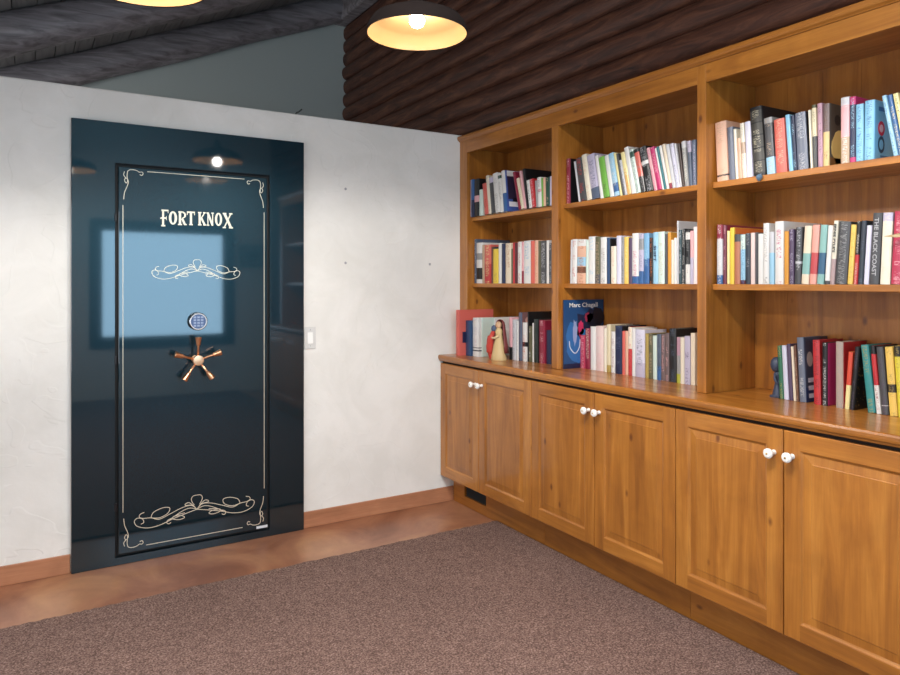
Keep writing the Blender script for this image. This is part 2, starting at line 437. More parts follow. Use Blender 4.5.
# lettering drawn as slab-serif strokes
LET = {  # strokes in unit box (width 1, height 1)
 'F': [((.28,0),(.28,1),.26),((.06,.96),(1,.96),.09),((.28,.5),(.72,.5),.09),((.72,.38),(.72,.62),.07),((.95,.80),(.95,1),.09),((.02,.04),(.58,.04),.09),((-.08,.46),(.16,.52),.08)],
 'R': [((.25,0),(.25,1),.27),((.05,.96),(.6,.96),.09),((.0,.04),(.5,.04),.09),((.6,.96),(.86,.84),.16),((.86,.84),(.84,.62),.22),((.84,.62),(.5,.48),.14),((.5,.48),(.84,.04),.25),((.74,.04),(1.05,.06),.09)],
 'T': [((.5,0),(.5,1),.28),((.04,.95),(.96,.95),.11),((.05,.74),(.05,1),.08),((.95,.74),(.95,1),.08),((.26,.04),(.74,.04),.09)],
 'K': [((.24,0),(.24,1),.27),((.02,.96),(.48,.96),.09),((.02,.04),(.48,.04),.09),((.9,.97),(.38,.48),.13),((.45,.56),(.9,.04),.25),((.68,.96),(1.02,.96),.09),((.70,.04),(1.06,.04),.09)],
 'N': [((.2,0),(.2,1),.13),((.18,.98),(.82,.04),.27),((.84,0),(.84,1),.13),((.0,.96),(.34,.96),.09),((.02,.04),(.38,.04),.09),((.66,.96),(1.0,.96),.09)],
 'X': [((.14,.98),(.9,.02),.27),((.88,.98),(.12,.02),.13),((-.02,.96),(.36,.96),.09),((.68,.96),(1.04,.96),.09),((-.04,.04),(.32,.04),.09),((.66,.04),(1.1,.04),.09)],
}
lt = OMB()
WORD = [('F',.603,.640,1.744,1.832),('O',.642,.683,1.755,1.826),('R',.687,.730,1.754,1.827),('T',.733,.774,1.756,1.829),
        ('K',.789,.829,1.757,1.829),('N',.834,.873,1.757,1.829),('O',.879,.917,1.758,1.830),('X',.922,.971,1.747,1.831)]
for ch, a, b, z0, z1 in WORD:
    wv = b-a; hv = z1-z0
    if ch == 'O':
        ring = []; y = yl(1.79)
        for q in range(28):
            t = 2*PI*q/28; cx, cz = VX((a+b)/2), (z0+z1)/2; co, si = math.cos(t), math.sin(t)
            ro = (wv/2*co, hv/2*si); ri = (wv*.20*co, hv*.38*si)
            ring.append([(cx+ro[0], y+.001, cz+ro[1]), (cx+ro[0], y-.0008, cz+ro[1]), (cx+ri[0], y-.0008, cz+ri[1]), (cx+ri[0], y+.001, cz+ri[1])])
        ring.append(ring[0]); lt.grid(ring, 0, True, False)
    else:
        for i, (p, q, tk) in enumerate(LET[ch]):
            horiz = abs(p[1]-q[1]) < .08
            lt.line([(VX(a+p[0]*wv), z0+p[1]*hv), (VX(a+q[0]*wv), z0+q[1]*hv)], tk*(hv if horiz else wv), t=.0007+.00004*i, sm=False)
lt.build('lettering', M['gilt'], vd)
# keypad
ky = yl(1.238)
kp = MB().lathe([(.034,0),(.040,-.004),(.043,-.020),(.041,-.027),(.036,-.030),(.033,-.026)], 40, (VX(.786), ky, 1.238), 'y').build('keypad', M['chrome'], vd); shade_auto(kp)
kf = MB().lathe([(.0335,-.022),(.0335,-.0275)], 36, (VX(.786), ky, 1.238), 'y').build('keypad_face', M['keys'], kp)
for r in range(4):
    for c in range(3):
        k_ = MB().box(-.0058, .0058, -.0315, -.0275, -.0045, .0045); k_.v = [(x+VX(.786)+(c-1)*.0165, y+ky, z+1.238+(1.5-r)*.0135) for x, y, z in k_.v]
        k_.build('key', flat((150, 168, 198)), kp, bevel=.001)
MB().lathe([(.0335,-.0262),(.0360,-.0305),(.0385,-.030),(.0385,-.0262)], 40, (VX(.786), ky, 1.238), 'y').build('keypad_ring', flat((230, 234, 238), .25), kp)
for ob_ in [kp]+list(kp.children): ob_.data.transform(Matrix.Translation((VX(.786), ky, 1.238)) @ Matrix.Scale(1.12, 4) @ Matrix.Translation((-VX(.786), -ky, -1.238)))
# spoked handle
hx, hz = VX(.775), 1.035; hy = yl(hz)
hd = MB().lathe([(.020,0),(.020,-.012),(.012,-.016),(.012,-.062),(.022,-.066),(.029,-.070),(.029,-.086),(.026,-.091),(.010,-.092)], 32, (hx, hy, hz), 'y').build('handle_hub', M['copper'], vd); shade_auto(hd)
for i in range(5):
    a = PI/2+i*2*PI/5+math.radians(0); dx, dz = math.cos(a), math.sin(a); yh = hy-.077
    p = lambda r, o=0: (hx+dx*r, yh-o, hz+dz*r)
    sp = MB().tube([p(.018), p(.075, .004), p(.085, .005)], [.0062, .0062, .0068], 12)
    s_ = sp.build('spoke', M['copper'], hd, smooth=True)
    gp = MB().tube([p(.078, .004), p(.082, .005), p(.10, .006), p(.122, .008), p(.1235, .008)], [.007, .011, .0135, .0170, .0150], 16); shade_auto(gp.build('grip', M['copper'], hd))
MB().box(VX(1.106), VX(1.168), yl(.06)-.002, yl(.06)+.001, .056, .070).build('maker_plate', flat((214, 218, 222), .3), vd)
for z in (.30, 1.05, 1.78):
    MB().lathe([(.006,-.02),(.007,-.018),(.007,.018),(.006,.02)], 14, (L0-.004+.006, -.030, z)).build('hinge_pin', M['black'], vd)

# ---------------------------------------------------------------- light switch and nails on the plaster
ls = tag(empty('light_switch', (1.431, D, 1.119)), 'white rocker light switch on the plaster right of the vault door', 'light switch')
MB().box(-.036, .036, -.006, 0, -.066, .066).build('switch_plate', M['switch'], ls, bevel=.003)
rk = MB(); rk.add([(-.016,-.0065,-.033),(.016,-.0065,-.033),(.016,-.0065,.033),(-.016,-.0065,.033),(-.016,-.012,-.033),(.016,-.012,-.033),(.016,-.0072,.033),(-.016,-.0072,.033)], [(0,1,2,3),(4,5,6,7),(0,1,5,4),(1,2,6,5),(2,3,7,6),(3,0,4,7)])
rk.build('rocker', flat((246, 246, 242), .25), ls, bevel=.0008)
for z in (-.048, .048): MB().lathe([(.0028,-.0058),(.0028,-.0068),(.001,-.0072)], 12, (0,0,z), 'y').build('screw', M['chrome'], ls)
for (x, z), lb in zip(((1.655, 2.016), (1.655, 1.566), (2.245, 1.566)), ('upper grey nail in white plaster right of the vault door', 'lower grey nail in white plaster above the light switch', 'small grey nail in white plaster near the bookcase')):
    o = MB().lathe([(.002,-.001),(.002,-.006),(.007,-.006),(.008,-.008),(.004,-.0095)], 14, (0,0,0), 'y').build('picture_nail', flat((165, 165, 168), .4)); o.location = (x, D, z)
    tag(o, lb, 'nail', 'nails in the plaster wall')
o = MB().tube(cr([(0,0,0),(-.012,0,.012),(-.004,.004,.030),(.020,.006,.046),(.050,.004,.078)]), [.006]*12+[.008]*13, 10).build('cable_end', flat((70, 74, 72))); shade_auto(o)
o.scale = (.62, .62, .55); o.location = (1.37, D+.05, 2.4385); tag(o, 'short bent cable end sticking up from the plaster wall top', 'cable')

# ---------------------------------------------------------------- base cabinets
XD = 2.327      # face of the cabinet doors
def cab_door(y0, y1, parent, knob_side):
    """raised-panel door, y0 > y1; local frame: x depth, y along, z up"""
    zb, zt = .178, .917; gp = .0018; a, b = y0-gp, y1+gp; xf = XD
    def loop(i, dx): return [(xf+dx, a-i, zb+i), (xf+dx, b+i, zb+i), (xf+dx, b+i, zt-i), (xf+dx, a-i, zt-i)]
    W_ = .062
    mb = MB()
    def ring(A, B, ms):
        for k in range(4):
            k2 = (k+1) % 4; mb.add([A[k], A[k2], B[k2], B[k]], [(0,1,2,3)], ms[k % 2])
    H_, V_ = 1, 0   # rails run along y, stiles along z
    back = loop(0, .020); e = loop(0, .0035); f0 = loop(.0035, 0); f1 = loop(W_, 0)
    ring(back, e, (H_, V_)); ring(e, f0, (H_, V_)); 
    # face: stiles full height, rails between
    o_ = f0; i_ = f1
    zs = (o_[0][2], i_[0][2], i_[2][2], o_[2][2])
    mb.add([(xf, o_[0][1], zs[0]), (xf, i_[0][1], zs[0]), (xf, i_[0][1], zs[3]), (xf, o_[0][1], zs[3])], [(0,1,2,3)], V_)
    mb.add([(xf, i_[1][1], zs[0]), (xf, o_[1][1], zs[0]), (xf, o_[1][1], zs[3]), (xf, i_[1][1], zs[3])], [(0,1,2,3)], V_)
    mb.add([(xf, i_[0][1], zs[0]), (xf, i_[1][1], zs[0]), (xf, i_[1][1], zs[1]), (xf, i_[0][1], zs[1])], [(0,1,2,3)], H_)
    mb.add([(xf, i_[0][1], zs[2]), (xf, i_[1][1], zs[2]), (xf, i_[1][1], zs[3]), (xf, i_[0][1], zs[3])], [(0,1,2,3)], H_)
    prof = [(W_, 0), (W_+.003, .0012), (W_+.006, .0050), (W_+.011, .0070)]
    for p, q in zip(prof, prof[1:]): ring(loop(*p), loop(*q), (H_, V_))
    d = mb.build('door', [M['wood_z'], M['wood_y']], parent)
    # floating raised panel
    pm = MB()
    pr = [(W_+.009, .0072), (W_+.014, .0070), (W_+.040, .0045), (W_+.042, .0028)]
    for p, q in zip(pr, pr[1:]):
        A, B = loop(*p), loop(*q)
        for k in range(4): k2 = (k+1) % 4; pm.add([A[k], A[k2], B[k2], B[k]], [(0,1,2,3)])
    pm.add(loop(*pr[-1]), [(0,1,2,3)]); pm.build('raised_panel', M['wood_z'], d)
    ky_ = (b+.034) if knob_side < 0 else (a-.034)
    kb = MB().lathe([(.0100, 0), (.0100, -.003), (.0078, -.008), (.0082, -.018), (.0150, -.025), (.0185, -.032), (.0180, -.038), (.0130, -.0425), (.004, -.0435)], 28, (XD, ky_, .829), 'x')
    shade_auto(kb.build('knob', M['porcelain'], d))
    MB().lathe([(.0034, -.0430), (.0034, -.0450), (.002, -.0456)], 14, (XD, ky_, .829), 'x').build('knob_screw', M['brass'], d)
SEAM = [3.9435, 3.489, 2.978, 2.490, 2.001, 1.513, 1.025, .535, .045]
CL = ['honey wood base cabinet with floor vent, against the white plaster wall', 'honey wood two-door base cabinet, middle one below the blue picture book',
      'honey wood two-door base cabinet nearest the camera at the right edge', 'honey wood two-door base cabinet past the right edge of the frame']
for i in range(4):
    ya, ym, yb = SEAM[2*i:2*i+3]
    root = tag(empty('base_cabinet', (0, 0, 0)), CL[i], 'cabinet', 'raised-panel base cabinets')
    b = MB(); b.box(2.349, 2.835, yb+.001, ya-.001, .172, .931); b.build('body', M['wood_z'], root)
    MB().box(2.3475, 2.350, yb+.001, ya-.001, .172, .9305).build('face_reveal', M['gap'], root)
    cab_door(ya, ym, root, -1); cab_door(ym, yb, root, 1)
    if i == 0:     # toe kick with a cut-out for the floor vent
        t = MB(); t.box(2.422, 2.83, yb+.001, 3.548, .001, .171); t.box(2.422, 2.83, 3.795, 3.930, .001, .171)
        t.box(2.422, 2.45, 3.548, 3.795, .001, .062); t.box(2.422, 2.45, 3.548, 3.795, .146, .171); t.build('toe_kick', M['wood_y'], root)
        v = MB(); v.box(2.446, 2.452, 3.548, 3.795, .060, .148); v.build('vent_backing', M['black'], root)
        for k in range(7):
            z = .066+k*.012; s_ = MB(); s_.add([(2.430, 3.550, z), (2.430, 3.793, z), (2.444, 3.793, z+.007), (2.444, 3.550, z+.007), (2.430, 3.550, z+.001), (2.430, 3.793, z+.001), (2.444, 3.793, z+.008), (2.444, 3.550, z+.008)], [(0,1,2,3),(4,5,6,7),(0,1,5,4),(1,2,6,5),(2,3,7,6),(3,0,4,7)])
            s_.build('vent_slat', flat((60, 62, 64), .3), root)
    else:
        MB().box(2.422, 2.83, yb+.001, ya-.001, .001, .171).build('toe_kick', M['wood_y'], root)
# worktop
def worktop():
    prof = [(2.835, .932), (2.323, .932), (2.319, .9345), (2.317, .941), (2.3125, .9455), (2.311, .953), (2.311, .963), (2.315, .970), (2.321, .972), (2.835, .972)]
    return MB().grid([[(x, y, z) for x, z in prof] for y in (3.944, .02)], 0, True, True)
tag(worktop().build('worktop', M['wood_y']), 'long honey wood worktop lying over the base cabinets', 'worktop')

# ---------------------------------------------------------------- built-in bookcase
bc = tag(empty('bookcase', (0, 0, 0)), 'tall built-in honey wood bookcase with open shelves standing on the worktop', 'bookcase')
XF = 2.48; XB = 2.815; ZB, ZTOP = .973, 2.42
STILES = [(3.944, 3.856), (2.991, 2.936), (2.013, 1.967), (1.025, .975), (.07, .02)]
for i, (a, b) in enumerate(STILES):
    MB().box(XF, XF+.021, b, a, ZB, 2.305 if i in (1,) else 2.385).build('stile', M['wood_z'], bc, bevel=.0015)
    MB().box(XF+.021, XB, b+(.0 if i else 0), a, ZB, 2.40).build('partition', M['wood_z'], bc)
for i, (ya, yb) in enumerate(((3.856, 2.013), (1.967, 1.025), (.975, .07))):
    MB().box(XF+.0005, XF+.021, yb, ya, 2.305, 2.385).build('fascia', M['wood_y'], bc, bevel=.001)
cr_ = [(XF+.02, 2.385), (XF-.004, 2.385), (XF-.007, 2.389), (XF-.016, 2.395), (XF-.020, 2.402), (XF-.020, 2.416), (XF-.017, 2.420), (XF+.02, 2.420)]
MB().grid([[(x, y, z) for x, z in cr_] for y in (3.944, .018)], 0, True, True).build('crown_moulding', M['wood_y'], bc)
MB().box(XF+.0201, XB, .02, 3.944, 2.401, 2.42).build('top_panel', M['wood_y'], bc)
OPEN = [(3.856, 2.991), (2.936, 2.013), (1.967, 1.025), (.975, .07)]
for (ya, yb) in OPEN:
    MB().box(XF+.0215, XB, yb+.0005, ya-.0005, 2.330, 2.346).build('inner_top', M['wood_y'], bc)
    n = 6; w_ = (ya-yb)/n
    bb = MB()
    for k in range(n): bb.box(XB, XB+.014, yb+w_*k+.0004, yb+w_*(k+1)-.0004, ZB, 2.40)
    bb.build('back_panel', M['wood_z'], bc)
    for zt, th in ((1.879, .026), (1.441, .025)):
        MB().box(2.520, XB-.001, yb+.001, ya-.001, zt-th, zt).build('shelf', M['wood_y'], bc, bevel=.002)

# ---------------------------------------------------------------- books
def book_mesh(w_, h, dp, base, bands, ink, side):
    """hard cover wrapped round a block of pages; spine at x=0, thickness along -y, height along z"""
    t = min(.0022, w_*.18)
    bul = min(.004, w_*.10)
    outer = [(dp, 0), (.004, 0), (.0012, -.0008)]
    ns = 5
    for i in range(1, ns): f = i/ns; outer.append((-bul*math.sin(PI*f)+.0004, -.0008-(w_-.0016)*f))
    outer += [(.0012, -w_+.0008), (.004, -w_), (dp, -w_)]
    inner = [(dp, -t), (.004, -t)]
    for i in range(1, ns): f = i/ns; inner.append((-bul*math.sin(PI*f)+.0004+t, -t-(w_-2*t)*f))
    inner += [(.004, -w_+t), (dp, -w_+t)]
    orn = bands == 'ornate'
    if orn:
        bands = []
        for k in range(5): bands.append((.04+k*.185, .04+k*.185+.165, (58, 56, 52)))
    zs = sorted({0, h} | {max(0, min(h, b[0]*h)) for b in bands} | {max(0, min(h, b[1]*h)) for b in bands})
    V, F, colr, inkr, uvs = [], [], [], [], []
    def colat(f):
        c = base
        for b in bands:
            if b[0] <= f <= b[1]: c = b[2]
        return c
    full = base
    for b in bands:
        if b[0] <= 0 and b[1] >= 1: full = b[2]
    no = len(outer)
    for z in zs:
        for x, y in outer: V.append((x, y, z))
    for r in range(len(zs)-1):
        c = colat((zs[r]+zs[r+1])/2/h)
        for j in range(no-1):
            sp_ = 1 <= j < no-2
            F.append((r*no+j, r*no+j+1, (r+1)*no+j+1, (r+1)*no+j)); colr.append(lin(c if sp_ else (c if len(bands) and not sp_ and not orn else full)))
            inkr.append(lin(ink or (0,0,0))[:3]+((1.0 if ink and sp_ else 0.0),) if not orn else lin((176,170,146))[:3]+((1.0 if sp_ and c != base else 0.0),))
            u0 = (j-1)/(no-3); u1 = j/(no-3); uvs.append([(u0, zs[r]), (u1, zs[r]), (u1, zs[r+1]), (u0, zs[r+1])])
    b = len(V); ni = len(inner)
    for z in (0, h):
        for x, y in inner: V.append((x, y, z))
    def addf(q): F.append(q); colr.append(lin(full)); inkr.append((0,0,0,0)); uvs.append([(0,0)]*len(q))
    for j in range(ni-1): addf((b+j+1, b+j, b+ni+j, b+ni+j+1))
    top = (len(zs)-1)*no
    # rims: match outer to inner by nearest order
    om = [0, 1, 1]+[1+i for i in range(1, ns)]+[ni-2, ni-2, ni-1]
    for base_i, bi in ((0, b), (top, b+ni)):
        for j in range(no-1):
            a0, a1 = om[j], om[j+1]
            q = [base_i+j, base_i+j+1, bi+a1] + ([bi+a0] if a0 != a1 else [])
            addf(tuple(q))
    addf((0, b, b+ni, top)); addf((no-1, top+no-1, b+ni+ni-1, b+ni-1))
    me = bpy.data.meshes.new('book'); me.from_pydata(V, [], F); me.update()
    ca = me.color_attributes.new('Col', 'FLOAT_COLOR', 'CORNER'); ia = me.color_attributes.new('Ink', 'FLOAT_COLOR', 'CORNER')
    ul = me.uv_layers.new(name='UVMap'); li = 0
    for fi, f in enumerate(F):
        for k in range(len(f)):
            ca.data[li].color = colr[fi]; ia.data[li].color = inkr[fi]; ul.data[li].uv = uvs[fi][k]; li += 1
    me.materials.append(M['cover']); 
    return me, t
def text_mesh(s, size, name, mt, parent, mw, loc, width=None, sx=1.0, spacing=1.0, bold=.0):
    cu = bpy.data.curves.new(name, 'FONT'); cu.body = s; cu.size = size; cu.align_x = 'LEFT'; cu.extrude = .0002; cu.offset = bold; cu.space_character = spacing; cu.resolution_u = 3
    tmp = bpy.data.objects.new('tmp', cu); COL.objects.link(tmp); bpy.context.view_layer.update()
    me = bpy.data.meshes.new_from_object(tmp.evaluated_get(bpy.context.evaluated_depsgraph_get())); bpy.data.objects.remove(tmp)
    xs_ = [v.co.x for v in me.vertices]; ys_ = [v.co.y for v in me.vertices]; x0, x1, y0, y1 = min(xs_), max(xs_), min(ys_), max(ys_)
    k = (width/(x1-x0)) if width else sx
    R_ = Matrix(mw).transposed()
    for v in me.vertices:
        v.co = R_ @ Vector(((v.co.x-x0)*k, v.co.y-(y0+y1)/2, v.co.z)) + Vector(loc)
    me.materials.clear(); me.materials.append(mt); o = bpy.data.objects.new(name, me); COL.objects.link(o); o.parent = parent; return o
DOWN = ((0,0,-1), (0,-1,0), (-1,0,0)); FRONT = ((1,0,0), (0,0,1), (0,-1,0))
def side_art(o, kind, w_, h, dp):
    y = -w_-.0005
    def patch(name, x0, x1, z0, z1, c, lay=0): MB().box(dp*x0, dp*x1, y-.0004*(lay+1), y+.0004, h*z0, h*z1).build(name, flat(c), o)
    def blob(name, cx, cz, rx, rz, c, lay=1, n=18, wob=0, seed=1):
        rnd = random.Random(seed); pts = []
        for i in range(n): a = 2*PI*i/n; r = 1+wob*rnd.uniform(-1, 1); pts.append((dp*cx+rx*r*math.cos(a), h*cz+rz*r*math.sin(a)))
        MB().grid([[(x, y+.0004, z) for x, z in pts], [(x, y-.0004*(lay+1), z) for x, z in pts]], 0, True, True).build(name, flat(c), o)
    if isinstance(kind, list) and not kind: return
    if isinstance(kind, list): patch('cover_panel', .03, .98, .005, .995, kind); return
    if kind == 'photo1':
        patch('cover_panel', .03, .98, .0, 1, (70, 92, 160)); patch('cover_picture', .1, .96, .30, .88, (50, 40, 66), 1); patch('cover_picture', .1, .96, .86, .995, (236, 236, 236), 1)
        patch('cover_picture', .12, .96, .12, .24, (232, 232, 240), 1); patch('cover_picture', .3, .9, .24, .34, (24, 22, 34), 2)
    elif kind == 'orangepanel':
        patch('cover_picture', .10, .40, .28, .52, (36, 32, 66)); patch('cover_picture', .2, .3, .34, .45, (60, 90, 150), 1)
    elif kind == 'rose': patch('cover_panel', .03, .9, .0, 1, (120, 84, 84)); blob('cover_picture', .3, .84, .03, .024, (196, 150, 140), 1)
    elif kind == 'chagall':
        patch('cover_panel', .01, .99, .0, 1, (30, 72, 118)); blob('cover_picture', .60, .62, .09, .09, (28, 36, 66), 1, wob=.25, seed=3)
        blob('cover_picture', .30, .36, .07, .12, (44, 104, 164), 1, wob=.2, seed=4); blob('cover_picture', .80, .70, .06, .06, (16, 20, 36), 2, wob=.25, seed=5)
        blob('cover_picture', .62, .74, .03, .028, (150, 44, 70), 2, wob=.2, seed=6); blob('cover_picture', .42, .58, .022, .045, (206, 52, 96), 2, wob=.2, seed=7)
        blob('cover_picture', .28, .52, .016, .07, (150, 160, 196), 2, wob=.2, seed=8); blob('cover_picture', .52, .50, .04, .028, (44, 120, 180), 2, wob=.2, seed=9)
        mb = MB()
        mb.ribbon(cr([(dp*.14, h*.40), (dp*.16, h*.30), (dp*.28, h*.22), (dp*.38, h*.30), (dp*.40, h*.42)]), .006, y-.001, .0006); mb.build('cover_picture', flat((196, 204, 216)), o)
        patch('cover_picture', .01, .99, 0, .07, (22, 30, 62), 1)
        text_mesh('Marc Chagall', .034, 'title', flat((240, 240, 236)), o, FRONT, (dp*.14, y-.0012, h*.915), width=dp*.70, bold=.0004)
    elif kind == 'hay':
        patch('cover_panel', .02, .98, .0, 1, (84, 74, 64)); patch('cover_picture', .02, .98, 0, .14, (120, 84, 48), 1); blob('cover_picture', .45, .30, .055, .065, (222, 190, 118), 1, wob=.12, seed=2); blob('cover_picture', .8, .82, .02, .022, (150, 60, 50), 1); blob('cover_picture', .35, .75, .02, .02, (36, 32, 30), 1)
    elif kind == 'yes':
        patch('cover_panel', .02, .98, .0, 1, (132, 196, 230)); blob('cover_picture', .34, .54, .022, .026, (214, 40, 74), 1); blob('cover_picture', .34, .54, .012, .014, (236, 190, 200), 2)
        blob('cover_picture', .34, .27, .022, .030, (34, 74, 104), 1); blob('cover_picture', .34, .27, .013, .018, (132, 196, 230), 2)
        patch('cover_picture', .2, .55, .83, .90, (60, 120, 176), 1); patch('cover_picture', .30, .9, .06, .09, (60, 110, 160), 1)
    elif kind == 'portrait':
        patch('cover_panel', .02, .98, .0, 1, (64, 72, 88)); blob('cover_picture', .22, .66, .020, .030, (186, 180, 172), 1); patch('cover_picture', .02, .98, 0, .22, (30, 50, 86), 1)
        for k in range(3): patch('cover_picture', .12, .42, .06+k*.12, .13+k*.12, (206, 212, 224), 2)
    elif kind == 'magenta':
        patch('cover_panel', .02, .98, .0, .42, (176, 32, 84)); patch('cover_picture', .02, .98, .42, .80, (34, 24, 34)); patch('cover_picture', .02, .98, .80, 1, (150, 36, 90)); patch('cover_picture', .08, .4, .60, .66, (200, 190, 180), 1); patch('cover_picture', .1, .6, .34, .40, (216, 150, 70), 1)
    elif kind == 'speck':
        rnd = random.Random(5); patch('cover_panel', .02, .98, .0, 1, (16, 14, 20))
        mb = MB()
        for k in range(60): x, z = rnd.uniform(.05, .9)*dp, rnd.uniform(.03, .7)*h; mb.box(x, x+.004, y-.0012, y, z, z+.002)
        mb.build('cover_picture', flat((150, 120, 60)), o)
def make_book(xs, y, z0, a, w_, h, dp, base, bands, ink, side, txt, label, group):
    me, t = book_mesh(w_, h, dp, base, bands, ink, side)
    o = bpy.data.objects.new('book', me); COL.objects.link(o)
    off = 0 if a >= 0 else w_
    for v in me.vertices: v.co.y += off
    o.location = (xs, y, z0+.0003); o.rotation_euler = (-a, 0, 0)
    pg = MB().box(t+.002, dp-.004, -w_+t+off, -t+off, .003, h-.003)
    pg.build('pages', M['paper'], o)
    if side:
        if off:
            n0 = len(bpy.data.objects)
        before = set(o.children); side_art(o, side, w_, h, dp)
        if off:
            for c in o.children:
                if c not in before:
                    for v in c.data.vertices: v.co.y += off
    if txt:
        s, c, z_a, z_b = txt
        text_mesh(s, w_*.62, 'title', flat(c), o, DOWN, (-.0045, -w_/2+off, h*z_b), width=h*(z_b-z_a), bold=.0004)
    return tag(o, label, 'book', group)
ZS = {'1': 1.879, '2': 1.441, '3': .972}
